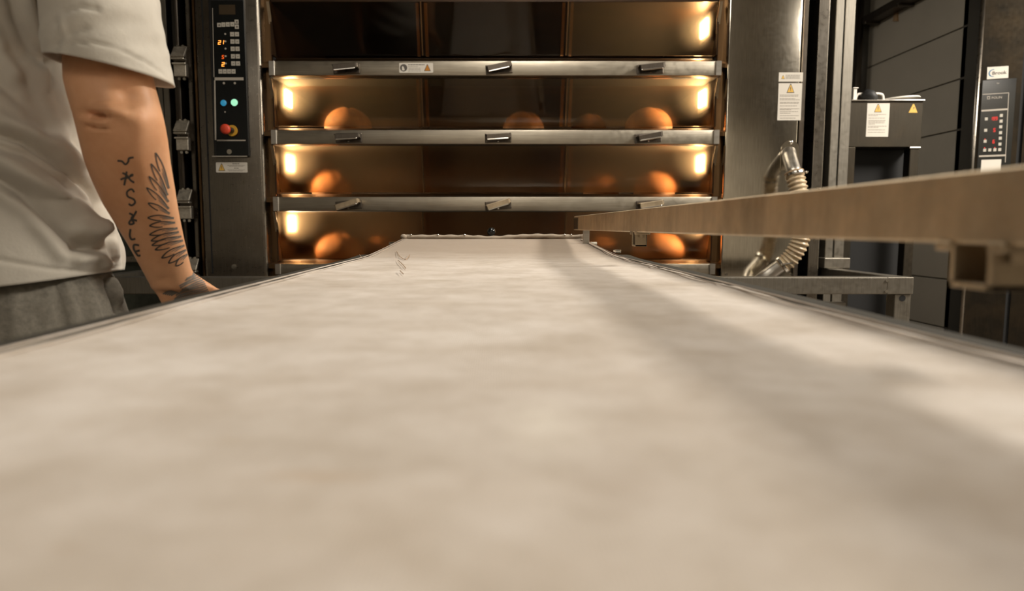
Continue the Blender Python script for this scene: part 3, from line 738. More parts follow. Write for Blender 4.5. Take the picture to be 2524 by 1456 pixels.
# ================================================================== loading frame around the oven
YF = 2.37; yfar = 2.93
fr = thing('loading_frame', 'low grey steel frame of square bars standing before the oven', 'frame', (0, YF, 0))
zt, zb = PZ(683, YF), PZ(725, YF); xr = PX(2252, 700, YF); xl = -xr + 0.02; tw = 0.056
b_ = MB().box(xl + 0.09, xr - 0.09, YF, YF + tw, zb, zt, 0.003).build('front_bar', 'mast', fr)
for s, xx in ((1, xr), (-1, xl)):
    x0, x1 = sorted((xx, xx - s * 0.092))
    cr = MB().box(x0, x1, YF - 0.001, YF + tw, zb, zt + 0.0005, 0.003).build('corner_joint', 'mast', fr)
    xb = PX(2185, 700, YF) if s > 0 else xl + 0.075
    for yy in (691, 718): MB().disc((xb, YF - 0.001, PZ(yy, YF)), (0, -1, 0), 0.0055, 0.003, 16).build('bolt', 'chrome', cr)
    x0, x1 = sorted((xx, xx - s * tw))
    MB().box(x0, x1, YF + tw, yfar, zb, zt, 0.003).build('side_bar', 'mast', fr)
    x0, x1 = sorted((xx - s * 0.004, xx - s * 0.060))
    lg = MB().box(x0, x1, YF + 0.004, YF + 0.058, 0.0, zb, 0.003).build('leg', 'mast', fr)
    MB().disc(((x0 + x1) / 2 - 0.002, YF + 0.004, PZ(735, YF)), (0, -1, 0), 0.011, 0.001, 18).build('bolt_hole', 'matblack', lg)
    # back mast: two rails and a foot block
    X0 = PX(2046, 600, 2.93) if s > 0 else -PX(2046, 600, 2.93) + 0.0
    if s > 0:
        r1 = (PX(2063, 0, 2.93), PX(2083, 0, 2.93)); r2 = (PX(2086, 0, 2.93), PX(2111, 0, 2.93))
    else:
        r1 = (PX(385, 150, 2.93), PX(397, 150, 2.93)); r2 = (PX(399, 150, 2.93), PX(414, 150, 2.93))
    for ra, rb in (r1, r2):
        MB().box(ra, rb, 2.93, 2.985, 0.0, 2.5, 0.002, 1).build('mast', 'mast', fr)
    MB().box(min(r1[0], r2[0]) + 0.002, max(r1[1], r2[1]) - 0.002, 2.945, 2.98, 0.0, 2.495).build('mast_web', 'darksteel', fr)
    MB().box(r1[0] - 0.025, r2[1] + 0.004, 2.88, 2.995, zt + 0.001, zt + 0.045, 0.003).build('foot_block', 'mast', fr)
MB().box(PX(2020, 757, 2.42), PX(2085, 757, 2.42), 2.42, 2.45, PZ(775, 2.42), PZ(745, 2.42), 0.002).build('bracket_plate', 'mast', fr)

# ================================================================== conveyor loader
WB = 0.286
ld = thing('belt_loader', 'long belt loader with floury canvas belt pointing at the oven', 'loader', (0, 1.0, 0))
prof = []
for (x_, y_) in ((0, 862), (315, 781), (500, 732), (660, 692), (780, 662), (890, 635), (940, 612), (970, 597), (988, 589)):
    q = PXW(x_, y_, -WB); prof.append((q.y, q.z))
prof = [(-0.6, prof[0][1]), (0.0, prof[0][1])] + prof
prof[2] = (prof[2][0], prof[2][1])
def zprof(y):
    for (a, za), (b, zb) in zip(prof, prof[1:]):
        if y <= b:
            t = (y - a) / (b - a); return za + (zb - za) * t
    return prof[-1][1]
def zs(y):                             # smoothed belt profile
    return sum(zprof(y + k * 0.02) for k in range(-4, 5)) / 9 if y < prof[-1][0] - 0.09 else zprof(y)
YN = prof[-1][0]
print('belt profile', [(round(a, 3), round(b - EYE, 4)) for a, b in prof])
nx, ny = 64, 300
bm = bmesh.new(); grid = []
rn = random.Random(11)
for j in range(ny + 1):
    y = -0.6 + (YN + 0.6) * j / ny; row = []
    for i in range(nx + 1):
        u = -1 + 2 * i / nx; x = u * WB
        z = zs(y)
        ed = max(0, (abs(u) - 0.9) / 0.1)
        z += -0.0022 * (1 - abs(u) ** 2) * (1 if y < 1.4 else max(0, (2.1 - y) / 0.7))
        z += 0.0009 * math.sin(y * 23 + u * 3) * math.sin(u * 4 + y * 5) * (1 if y < 1.9 else 0.4)
        z += 0.0022 * math.exp(-((abs(u) - 0.955) / 0.018) ** 2) - 0.004 * ed ** 4
        z += -0.0016 * math.exp(-((y - 1.50) / 0.010) ** 2) - 0.0012 * math.exp(-((y - 1.14) / 0.008) ** 2) - 0.0010 * math.exp(-((y - 0.80) / 0.012) ** 2)
        x += 0.0015 * math.sin(y * 41 + 2 * math.sin(y * 17)) * ed
        row.append(bm.verts.new((x, y, z)))
    grid.append(row)
# wrap round the nose
for k, (dy, dz) in enumerate(((0.010, -0.002), (0.016, -0.008), (0.016, -0.016), (0.008, -0.022), (-0.3, -0.05))):
    grid.append([bm.verts.new((v.co.x, YN + dy, grid[ny][i].co.z + dz)) for i, v in enumerate(grid[ny])])
for a, b in zip(grid, grid[1:]):
    for i in range(nx): bm.faces.new((a[i], a[i + 1], b[i + 1], b[i]))
m = MB(); m.bm = bm
belt = m.build('canvas_belt', 'canvas', ld, True, label='cream canvas belt dusted with flour')
belt.modifiers.new('thick', 'SOLIDIFY').thickness = 0.002
belt.modifiers['thick'].offset = -1
# stitched seams along both edges
for s in (-1, 1):
    for off in (0.020, 0.012):
        MB().tube([(s * (WB - off), y, zs(y) + 0.0012 + 0.002 * math.exp(-((1 - off / WB - 0.955) / 0.018) ** 2)) for y in [0.1 + 0.02 * k for k in range(int((YN - 0.12) / 0.02))]], 0.0008, 6).build('edge_stitching', 'canvas', belt)
# rolled cloth hem at the nose with staples, and a ball knob behind it
hem = []
nseg = 60
hx = 0.278
zn = zs(YN)
pth = []
for k in range(nseg + 1):
    u = -1 + 2 * k / nseg
    px_ = 995 + (1437 - 995) * k / nseg
    dip = 3.0 * math.exp(-((px_ - 1212) / 45) ** 2); bulge = -2.5 * math.exp(-((px_ - 1330) / 60) ** 2)
    yy = 583.5 + dip + bulge
    pth.append(P(px_, yy, YN + 0.018))
hm = MB().tube(pth, [0.0062 + 0.0012 * math.sin(k * 1.3) for k in range(nseg + 1)], 14).build('hem_roll', 'hem', ld, True, label='rolled cloth edge at the belt tip')
for sx in (995, 1437):
    MB().ball(P(sx, 583, YN + 0.012), 0.009, 3, (1.1, 1, 0.9)).build('cloth_fold', 'hem', ld, True)
for sx in (1013, 1079, 1145, 1392, 1408):
    MB().ball(P(sx, 578.5, YN + 0.012), 0.0032, 2).build('staple', 'chrome', hm)
MB().ball(P(1211, 571, YN + 0.03), 0.0135, 3).build('ball_knob', 'gloss_black', ld, True, label='shiny black ball knob')
MB().tube([P(1211, 583, YN + 0.03), P(1211, 575, YN + 0.03)], 0.004, 10).build('knob_stem', 'chrome', ld)
MB().tube([Vector((-0.318, YN - 0.03, zn - 0.014)), Vector((0.318, YN - 0.03, zn - 0.014))], 0.0065, 14).build('nose_axle', 'chrome', ld, True)
MB().tube([Vector((-0.270, YN - 0.008, zn - 0.012)), Vector((0.270, YN - 0.008, zn - 0.012))], 0.010, 16).build('nose_roller', 'steel', ld, True)
# side rails that follow the belt
for s in (-1, 1):
    m = MB(); rows = []
    ys = [-0.6 + 0.04 * k for k in range(int((1.62 + 0.6) / 0.04) + 1)]
    for y in ys:
        z = min(zs(y), zs(1.45) + 0.003) - 0.0005
        rows.append([m.bm.verts.new((s * x, y, z + dz)) for x, dz in ((WB - 0.03, -0.007), (WB - 0.002, -0.006), (WB + 0.003, -0.0005), (WB + 0.022 + (0.006 if s > 0 else 0), -0.0005), (WB + 0.027 + (0.006 if s > 0 else 0), -0.006), (WB + 0.033, -0.085), (WB + 0.028, -0.085), (WB + 0.018, -0.016), (WB - 0.03, -0.016))])
    m.skin(rows); m.build('side_rail', 'rail', ld)
MB().box(-WB - 0.03, WB + 0.03, -0.58, 1.80, EYE - 0.155, EYE - 0.145).build('belly_pan', 'steel', ld)
for s in (-1, 1):
    for y in (-0.45, 0.55):
        lg = MB().box(s * 0.25 - 0.02, s * 0.25 + 0.02, y - 0.02, y + 0.02, 0.10, EYE - 0.15, 0.003).build('leg', 'steel', ld)
        MB().tube([(s * 0.25 - 0.014, y, 0.05), (s * 0.25 + 0.014, y, 0.05)], 0.05, 20).build('castor', 'rubber', lg)
    MB().box(s * 0.25 - 0.015, s * 0.25 + 0.015, -0.45, 0.55, 0.20, 0.23, 0.003).build('leg_brace', 'steel', ld)
# frame clip on the right near the tip
MB().box(0.292, 0.306, 1.63, 1.66, zs(1.63) - 0.002, zs(1.63) + 0.006, 0.002).build('edge_clip', 'chrome', ld)
# grip on the left rail
HG = Vector((-0.385, 1.0, 0.800))
MB().tube([(-0.385, 0.90, 0.800), (-0.385, 1.16, 0.800)], 0.012, 14).build('side_grip', 'steel', ld, True)
for y in (0.905, 1.155): MB().box(-0.392, -0.318, y - 0.008, y + 0.008, 0.79, 0.825, 0.002).build('grip_mount', 'steel', ld)
# loose threads on the belt
def thread(pix, r=0.0006):
    pts = []
    for x_, y_ in pix:
        d = ray(x_, y_); o = Vector((0, 0, EYE)); t = 0.5
        while t < 3:
            q = o + d * t
            if q.z < zs(q.y) + 0.001: break
            t += 0.002
        pts.append(o + d * t + Vector((0, 0, 0.0008)))
    return pts
for pix in ([(981, 642), (992, 652), (1000, 662)], [(978, 620), (985, 632), (1000, 640), (1010, 628)], [(886, 628), (889, 632), (892, 636)], [(986, 668), (994, 676)]):
    MB().tube(spline(thread(pix), 4), 0.0007, 5).build('loose_thread', 'board', belt)

# steel bar over the right edge of the belt
WR = 0.25
def bq(x, y): return PXW(x, y, WR)
tf, bf = bq(1415, 534), bq(1415, 566); tn, bn = bq(2524, 413), bq(2524, 601)
def lerp_line(a, b, Y): t = (Y - a.y) / (b.y - a.y); return a + (b - a) * t
t0, b0 = lerp_line(tf, tn, -0.62), lerp_line(bf, bn, -0.62)
Yfar = tf.y
m = MB()
prof_ = lambda p, q: [Vector((WR, p.y, p.z)), Vector((WR + 0.004, p.y, p.z + 0.0015)), Vector((WR + 0.020, p.y, p.z + 0.001)), Vector((WR + 0.020, p.y, p.z - 0.003)), Vector((WR + 0.004, p.y, p.z - 0.003)),
                      Vector((WR + 0.004, q.y, q.z + 0.003)), Vector((WR + 0.020, q.y, q.z + 0.003)), Vector((WR + 0.020, q.y, q.z - 0.001)), Vector((WR + 0.001, q.y, q.z - 0.001)), Vector((WR - 0.0005, q.y, q.z + 0.001))]
tf2 = Vector((WR, Yfar, tf.z)); bf2 = Vector((WR, Yfar, bf.z))
A = [m.bm.verts.new(v) for v in prof_(tf2, bf2)]; B = [m.bm.verts.new(v) for v in prof_(Vector((WR, -0.62, t0.z)), Vector((WR, -0.62, b0.z)))]
n = len(A)
for i in range(n): m.bm.faces.new((A[i], A[(i + 1) % n], B[(i + 1) % n], B[i]))
m.bm.faces.new(A[::-1]); m.bm.faces.new(B)
sb = m.build('side_bar', 'worn', ld, label='worn steel bar running above the right belt edge')
MB().box(WR - 0.001, WR + 0.022, Yfar - 0.10, Yfar - 0.002, bf.z + 0.001, tf.z - 0.004, 0.001, 1).build('end_sleeve', 'darksteel', sb)
# bracket uprights tying bar to the loader (at far end and out of view behind)
for (y0_, y1_) in ((Yfar - 0.20, Yfar - 0.185),):
    MB().box(WR + 0.003, WR + 0.02, y0_, y1_, zs(y0_) - 0.002, bf.z + 0.002, 0.001).build('support', 'steel', sb)
MB().box(WR + 0.002, WR + 0.022, -0.60, -0.56, zs(-0.5) - 0.05, b0.z + 0.004, 0.002).build('support', 'steel', sb)
# hanging U brackets
def ubracket(Yc, sc_=1.0):
    zt_ = lerp_line(bf, bn, Yc).z; zb_ = EYE - 0.0315
    x0, x1 = WR + 0.000, WR + 0.020; L = 0.016
    th = 0.0034
    br = MB().box(x0, x1, Yc - L, Yc - L + th, zb_, zt_, 0.0006, 1)
    br.box(x0, x1, Yc + L - th, Yc + L, zb_, zt_, 0.0006, 1); br.box(x0, x1, Yc - L, Yc + L, zb_, zb_ + th, 0.0006, 1)
    br.box(x1 - 0.002, x1, Yc - L, Yc + L, zb_, zt_, 0.0006, 1)
    o = br.build('hanging_bracket', 'worn', sb, label='steel U bracket hanging under the bar')
    MB().box(x0 - 0.002, x1 + 0.003, Yc - L - 0.010, Yc - L + 0.002, zt_ - 0.005, zt_ + 0.0005, 0.0008, 1).build('flange', 'worn', o)
    MB().box(x0 - 0.002, x1 + 0.003, Yc + L - 0.002, Yc + L + 0.010, zt_ - 0.005, zt_ + 0.0005, 0.0008, 1).build('flange', 'worn', o)
    MB().tube([(x0 + 0.010, Yc - L - 0.005, zt_ - 0.010), (x0 + 0.010, Yc - L - 0.005, zt_)], 0.004, 8).build('bolt', 'worn', o)
    MB().tube([(x0 + 0.010, Yc + L + 0.005, zt_ - 0.010), (x0 + 0.010, Yc + L + 0.005, zt_)], 0.004, 8).build('bolt', 'worn', o)
for (x_, y_) in ((1562, 590), (2390, 640)):
    ubracket(bq(x_, y_).y)

# ================================================================== steel cabinet right of the oven
YK = 3.10
cab = thing('steel_cabinet', 'steel cabinet with open black front beside the oven mast', 'cabinet', (1.8, YK, 0))
kx0, kx1 = PX(2085, 300, YK), PX(2273, 300, YK); kt = PZ(249, YK); ks = PZ(362, YK)
MB().box(kx0, kx1, YK, YK + 0.35, ks, kt, 0.002).build('top_box', 'cab', cab)
MB().box(kx0, kx1 + 0.004, YK - 0.008, YK + 0.36, kt - 0.001, kt + 0.005, 0.002).build('lid', 'chrome', cab)
lgx = PX(2239, 450, YK)
MB().box(lgx, kx1 - 0.004, YK + 0.001, YK + 0.05, 0.0, ks, 0.003).build('leg', 'cab', cab)
MB().box(kx0, kx0 + 0.05, YK + 0.001, YK + 0.05, 0.0, ks, 0.003).build('leg', 'cab', cab)
MB().box(lgx - 0.004, kx1 - 0.002, YK - 0.003, YK + 0.05, ks - 0.008, ks - 0.001, 0.001).build('skirt_trim', 'chrome', cab)
MB().box(kx0 + 0.01, kx1 - 0.01, YK + 0.10, YK + 0.34, 0.0, ks - 0.002).build('dark_insert', 'matblack', cab)
fk = Face((0, YK, EYE), (1, 0, 0), (0, 0, 1)); fk.n = Vector((0, -1, 0))
s = sticker(cab, fk, 2136, 254.5, 2191, 337, r=0.8)
warn(fk, 2164, 266.5, 17, 18, 0.0006, s)
lines(fk, [(2140, 2184, 282), (2140, 2163, 285), (2140, 2181, 291), (2140, 2182, 297), (2140, 2180, 300), (2140, 2180, 303), (2140, 2156, 306), (2139, 2185, 311), (2139, 2165, 314), (2139, 2181, 320), (2139, 2181, 326)], 0.0006, s, th=1.4)
tri(fk, 2251, 267, 22, 21, 0, 0.0006).build('warning_triangle', 'yellow', cab)
tm = MB(); fk.poly(tm, [fk.uv(*p_) for p_ in ((2249, 272), (2252, 267), (2250, 267), (2253, 263), (2254, 266), (2252, 268.5))], 0.0006, 0.001); tm.build('spark_mark', 'print', cab)
zl = kt + 0.005
hd = thing('handle_rail', 'white bent tube rail on top of the steel cabinet', 'rail', (1.7, YK + 0.1, zl))
hp_ = [P(2110, 244, YK + 0.08), P(2112, 236, YK + 0.08), P(2120, 231.5, YK + 0.08), P(2150, 231, YK + 0.08), P(2168, 231, YK + 0.08), P(2176, 236, YK + 0.08), P(2177, 246, YK + 0.08)]
hp_[0].z = zl; hp_[-1].z = zl
MB().tube(spline(hp_, 5), 0.0055, 12).build('tube', 'white_plastic', hd, True)
q = P(2105, 246, YK + 0.05)
pst = MB().box(q.x - 0.008, q.x + 0.008, q.y - 0.008, q.y + 0.008, zl, PZ(219, YK + 0.05), 0.002).build('post', 'white_plastic', hd)
MB().box(q.x - 0.012, q.x + 0.012, q.y - 0.012, q.y + 0.012, PZ(219, YK + 0.05), PZ(216, YK + 0.05), 0.002).build('post_cap', 'white_plastic', hd)
glv = MB().loft([(P(2125, 232, YK + 0.06), (0.004, 0, 0.004), (0, 0.01, 0)), (P(2130, 230, YK + 0.06), (0.012, 0, 0.020), (0, 0.02, 0)), (P(2141, 233, YK + 0.05), (0.022, 0, 0.016), (0, 0.026, 0)),
                 (P(2149, 240, YK + 0.05), (0.024, 0, 0.006), (0, 0.024, 0)), (P(2150, 247.2, YK + 0.05), (0.022, 0, 0), (0, 0.022, 0))], 20).build('black_cloth', 'rubber', None, True)
tag(glv, 'crumpled black cloth draped over the white rail', 'cloth')
ld2 = MB().tube([P(2212, 247.2, YK + 0.12), P(2212, 244.5, YK + 0.12), P(2212, 242, YK + 0.12)], [0.092, 0.090, 0.055], 32).build('round_lid', 'white_plastic', None)
for v in ld2.data.vertices: v.co.z = max(v.co.z, zl)
tag(ld2, 'flat white round lid lying on the steel cabinet', 'lid')

# ================================================================== rack oven on the far right
ROT = R(27); P0 = P(2391, 410, 3.5); P0.z = 0
U = Vector((math.cos(ROT), -math.sin(ROT), 0)); Nn = Vector((-math.sin(ROT), -math.cos(ROT), 0))
fq = Face(P0, U, (0, 0, 1)); fq.n = Nn
ro = thing('rack_oven', 'tall dark steel rack oven with red digits at the right edge', 'oven', P0)
def slab(name, mat, a0, b0, a1, b1, h0, h1, par=None): return fq.slab(MB(), a0, b0, a1, b1, h0, h1).build(name, mat, par or ro)
slab('body', 'black', 0.0, 0.0, 1.0, 2.35, -0.40, -0.012)
a_, _ = fq.uv(2407, 410)
a2, _ = fq.uv(2503, 410)
slab('front_panel', 'rack', 0.012, 0.05, a2, 2.33, -0.012, 0.0)
e_ = MB().tube([fq.pt(0.010, 0.05, -0.006), fq.pt(0.010, 2.33, -0.006)], 0.011, 14).build('edge_trim', 'column', ro, True)
slab('door', 'rack', a2 + 0.020, 0.05, 1.0, 2.33, -0.012, 0.004)
slab('panel_gap', 'matblack', a2 + 0.0, 0.05, a2 + 0.020, 2.33, -0.012, -0.006)  # black strip in the gap between front panel and door
# control panel of the rack oven
cpx = fq.pslab(MB(), 2414, 197, 2496, 432, 0.0, 0.010).build('control_panel', 'gloss_black', ro, label='black control panel with red digits')
fr2 = Face(P0 + Nn * 0.010, U, (0, 0, 1)); fr2.n = Nn
def ritem(name, mat, x0, y0, x1, y1, h=0.0015): return fr2.pslab(MB(), x0, y0, x1, y1, 0, h).build(name, mat, cpx)
def rquad(name, mat, pts, h=0.0012): return fr2.poly(MB(), [fr2.uv(*p_) for p_ in pts], 0, h).build(name, mat, cpx)
rquad('border_line', 'line', [(2422, 232), (2487, 228), (2487, 229.5), (2422, 233.5)])
rquad('divider', 'line', [(2419, 271), (2483, 267), (2483, 271), (2419, 275)])
rquad('divider', 'line', [(2413, 383), (2478, 380.5), (2478, 384.5), (2413, 387)])
rquad('border_line', 'line', [(2485.5, 229), (2487, 229), (2478.5, 400), (2477, 400)])
rquad('paper_note', 'white_label', [(2419, 394), (2468, 392.5), (2466, 425), (2417, 427)])
for (x_, y_) in ((2431, 293), (2429.5, 321), (2428, 348), (2468, 284.5), (2467.5, 298.5), (2466.5, 312.5), (2466, 327), (2465.5, 340.5), (2464.5, 355), (2427, 370), (2439.5, 369.5), (2452, 369), (2464, 368.5)):
    ritem('key', 'key', x_ - 3.6, y_ - 3.6, x_ + 3.6, y_ + 3.6)
m1 = MB(); seg7(fr2, '1', 2442, 288, 4, 8, 0.0006, m1); seg7(fr2, '9', 2447.5, 288, 4.5, 8.2, 0.0006, m1); seg7(fr2, '9', 2453.8, 287.8, 4.5, 8.2, 0.0006, m1)
seg7(fr2, '5', 2448.5, 316, 5, 9, 0.0006, m1); seg7(fr2, '6', 2446.5, 344.5, 5, 8.6, 0.0006, m1)
fr2.pslab(m1, 2427, 342, 2429, 344, 0.0006, 0.001); fr2.pslab(m1, 2426, 363.2, 2428, 365.2, 0.0006, 0.001); fr2.pslab(m1, 2451, 362.7, 2453, 364.7, 0.0006, 0.001)
m1.build('lit_digits', 'ledred', cpx)
def tx(txt, x, y, hpx, mat, par, h, bold=0.0):
    sc_ = (fq.at(x + 10, y) - fq.at(x, y)).length / 10
    return textmesh('lettering', txt, hpx * 1.38 * sc_, fq.at(x, y, h), U, (0, 0, 1), mat, par, bold=bold)
tx('POLIN', 2457, 240.5, 6.6, 'line', cpx, 0.0112)
rquad('logo_mark', 'line', [(2433, 237.5), (2440, 237), (2440, 244), (2433, 244.5)])
rquad('logo_centre', 'gloss_black', [(2434.3, 239), (2438.7, 238.6), (2438.7, 242.8), (2434.3, 243.2)], 0.0014)
tx('by', 2460, 205, 4.5, 'line', cpx, 0.0112)
st = fq.poly(MB(), [fq.uv(*p_) for p_ in ((2433.5, 165.5), (2486, 162.5), (2485, 192), (2432.5, 195.5))], 0, 0.001).build('maker_sticker', 'white_label', ro)
tx('Brook', 2463, 179.5, 10, 'print', st, 0.0012, 0.0004)
a, b = fq.uv(2447.5, 180); k_ = (fq.at(2460, 180) - fq.at(2450, 180)).length / 10
cres = [(a + 11 * k_ * math.cos(R(t)), b + 11 * k_ * math.sin(R(t))) for t in range(75, 286, 14)] + [(a + 1.5 * k_ + 9.5 * k_ * math.cos(R(t)), b + 9.3 * k_ * math.sin(R(t))) for t in range(280, 79, -14)]
fq.poly(MB(), cres, 0.001, 0.0014).build('crescent_mark', 'blue_logo', st)

# ================================================================== stores behind the worker
bn_ = thing('sack_trolley', 'low steel trolley carrying dark green-grey sacks left of the oven', 'trolley', (-1.9, 3.3, 0))
YT = 3.25
MB().box(-2.35, -1.45, YT, YT + 0.03, PZ(646, YT), PZ(631, YT), 0.003).build('top_rail', 'column', bn_)
MB().box(-2.35, -1.45, YT, YT + 0.6, 0.22, 0.26, 0.003).build('deck', 'column', bn_)
for xx in (-2.35, -1.48):
    for yy in (YT, YT + 0.57): MB().box(xx, xx + 0.03, yy, yy + 0.03, 0.0, PZ(631, YT), 0.003).build('post', 'column', bn_)
sk = MB().loft([((-1.9, YT + 0.32, 0.262), (0.40, 0, 0), (0, 0.24, 0)), ((-1.9, YT + 0.32, 0.45), (0.44, 0, 0), (0, 0.27, 0)), ((-1.88, YT + 0.32, 0.75), (0.40, 0, 0.02), (0, 0.25, 0)),
                ((-1.88, YT + 0.32, 0.97), (0.36, 0, 0.02), (0, 0.24, 0)), ((-1.88, YT + 0.32, 1.05), (0.25, 0, 0), (0, 0.2, 0))], 40, pw=3).build('flour_sack', 'bin', None, True)
tag(sk, 'dark green-grey sack on the trolley behind the arm', 'sack')
bd = MB().box(-2.1, -1.66, YT + 0.15, YT + 0.5, 1.052, 1.07, 0.003).build('board', 'board')
tag(bd, 'tan board lying across the dark sack', 'board')
bb = MB().loft([((-1.88, YT + 0.32, 1.072), (0.17, 0, 0), (0, 0.13, 0)), ((-1.87, YT + 0.32, 1.13), (0.19, 0, 0), (0, 0.14, 0)), ((-1.88, YT + 0.32, 1.22), (0.15, 0, 0), (0, 0.11, 0)), ((-1.88, YT + 0.32, 1.27), (0.06, 0, 0), (0, 0.05, 0))], 30, pw=2.6).build('blue_bag', 'bluebag', None, True)
tag(bb, 'blue plastic bag standing on the tan board', 'bag')
cbx = MB().box(-3.0, -1.5, 4.3, 4.8, 0, 2.0, 0.01).build('tall_cupboard', 'darksteel')
MB().box(-2.24, -2.23, 4.29, 4.301, 0.05, 1.95).build('door_gap', 'matblack', cbx)
for xx in (-2.3, -2.19): MB().box(xx, xx + 0.015, 4.27, 4.30, 1.0, 1.15, 0.003).build('handle', 'steel', cbx)
tag(cbx, 'tall dark steel cupboard against the back wall', 'cupboard')

# ================================================================== the worker
CXB, CYB = -0.695, 0.895
body = MB()
def V(*a): return Vector(a)
TR = [(0.80, 0.150, 0.10), (0.88, 0.155, 0.105), (0.98, 0.140, 0.095), (1.08, 0.132, 0.090), (1.20, 0.125, 0.092), (1.30, 0.125, 0.095), (1.38, 0.120, 0.088), (1.45, 0.085, 0.070), (1.50, 0.06, 0.06)]
body.loft([(V(CXB, CYB, z), V(a, 0, 0), V(0, b, 0)) for z, a, b in TR], 40)
body.loft([(V(CXB, CYB, 1.45), V(.065, 0, 0), V(0, .065, 0)), (V(CXB, CYB + .01, 1.52), V(.056, 0, 0), V(0, .058, 0)), (V(CXB, CYB + .03, 1.60), V(.054, 0, 0), V(0, .06, 0))], 24)
HC = V(CXB, CYB + 0.045, 1.675)
body.loft([(HC + V(0, .02, -.118), V(.028, 0, 0), V(0, .035, 0)), (HC + V(0, .022, -.10), V(.048, 0, 0), V(0, .062, 0)), (HC + V(0, .015, -.06), V(.064, 0, 0), V(0, .085, 0)), (HC + V(0, 0, 0), V(.076, 0, 0), V(0, .098, 0)),
           (HC + V(0, -.005, .05), V(.075, 0, 0), V(0, .096, 0)), (HC + V(0, -.005, .09), V(.055, 0, 0), V(0, .072, 0)), (HC + V(0, -.005, .112), V(.02, 0, 0), V(0, .03, 0))], 32)
body.loft([(HC + V(0, .088, .018), V(.008, 0, 0), V(0, .008, 0)), (HC + V(0, .104, -.01), V(.012, 0, 0), V(0, .012, 0)), (HC + V(0, .112, -.03), V(.016, 0, 0), V(0, .014, 0)), (HC + V(0, .09, -.042), V(.014, 0, 0), V(0, .01, 0))], 14)
for s in (-1, 1): body.ball(HC + V(s * .078, -.01, -.012), .03, 2, (.35, .7, 1.1))
body.tube([HC + V(-.022, .092, -.066), HC + V(0, .10, -.064), HC + V(.022, .092, -.066)], .008, 10)
# right arm, traced down from under the sleeve
ARM = [(-40, 160, 335, .868, .9), (60, 164, 350, .855, .95), (140, 163, 362, .847, .98), (200, 165, 375, .84, 1.0), (250, 178, 388, .838, 1.0), (295, 191, 400, .838, 1.0), (345, 203, 409, .845, .98), (400, 216, 416, .855, .92),
       (450, 235, 425, .868, .90), (500, 258, 433, .880, .88), (550, 288, 443, .894, .84), (600, 318, 454, .908, .80), (650, 345, 467, .922, .72), (690, 366, 478, .933, .64), (712, 376, 494, .940, .58)]
rings = [(V(-0.585, .890, 1.355), V(.026, 0, .010), V(0, .038, 0)), (V(-0.530, .886, 1.315), V(.038, 0, .006), V(0, .046, 0))]
for (y, xl_, xr_, Y, dr) in ARM:
    a_, b_ = P(xl_, y, Y), P(xr_, y, Y); c_ = (a_ + b_) / 2; hw = (b_ - a_).length / 2
    tl = R(-4) if y < 300 else R(-17 if y > 420 else -10)
    rings.append((c_, V(math.cos(tl), 0, -math.sin(tl) * -1) * hw * 0.97 if False else V(hw * 0.98, 0, 0.0), V(0, hw * 0.86 * (0.75 + 0.25 * dr), 0)))
body.loft(rings, 40)
wr_c = rings[-1][0]
# hand: palm then fingers curling round the grip on the loader
KN = V(-0.405, 0.985, 0.824)
body.loft([(wr_c + V(-.004, -.004, .02), V(.033, 0, 0), V(0, .022, 0)), (wr_c + V(.012, .008, -.008), V(.036, .006, .010), V(0, .018, .0)), ((wr_c + KN) / 2 + V(.004, -.002, .002), V(.036, .018, .012), V(0, .015, .004)), (KN, V(.026, .034, .004), V(.010, -.006, .012)), (KN + V(.008, .006, -.008), V(.020, .028, 0), V(.006, -.004, .006))], 24)
for k in range(4):
    base = KN + V(.020 - .0, -.030 + .0205 * k, .0)
    base = KN + V(.010, -.032 + .0215 * k, .002 - .002 * k)
    L = (.9, 1.0, .97, .8)[k]
    g = V(-.385, base.y + .004, .800)
    angs = [150, 95, 40, -15, -70, -115]
    pts_ = [base + V(-.008, 0, 0)]
    pts_ += [g + V(math.cos(R(t_)) * -.0215 * -1, 0, math.sin(R(t_)) * .0215) for t_ in (100, 55, 5, -45, -95, -95 - 45 * L)]
    body.tube(pts_, [.010, .0098, .0095, .009, .0085, .008, .0065], 12)
th0 = wr_c + V(.010, .024, -.022)
body.tube([th0, V(-.418, .955, .825), V(-.412, .948, .806), V(-.402, .955, .789), V(-.392, .966, .781)], [.014, .0125, .011, .010, .007], 12)
# left arm and hand, relaxed
LA = [(V(-.81, .888, 1.355), .030), (V(-.868, .886, 1.315), .040), (V(-.915, .885, 1.25), .052), (V(-.93, .89, 1.12), .043), (V(-.935, .92, 1.02), .042), (V(-.93, .97, .90), .031), (V(-.928, .985, .86), .027)]
body.tube([p for p, r in LA], [r for p, r in LA], 24)
body.loft([(V(-.928, .98, .872), V(.018, 0, 0), V(0, .028, 0)), (V(-.926, .995, .82), V(.016, 0, 0), V(0, .042, 0)), (V(-.922, 1.005, .775), V(.014, 0, 0), V(0, .042, 0))], 20)
for k in range(4):
    L = (.075, .085, .08, .062)[k]; y0_ = 1.037 - .0215 * k
    p0 = V(-.922, y0_, .78); body.tube([p0, p0 + V(.004, .002, -L * .45), p0 + V(.014, .002, -L * .8), p0 + V(.026, 0, -L)], [.0095, .009, .0085, .007], 12)
body.tube([V(-.922, 1.02, .84), V(-.91, 1.05, .81), V(-.902, 1.062, .785), V(-.898, 1.062, .765)], [.013, .012, .011, .008], 12)
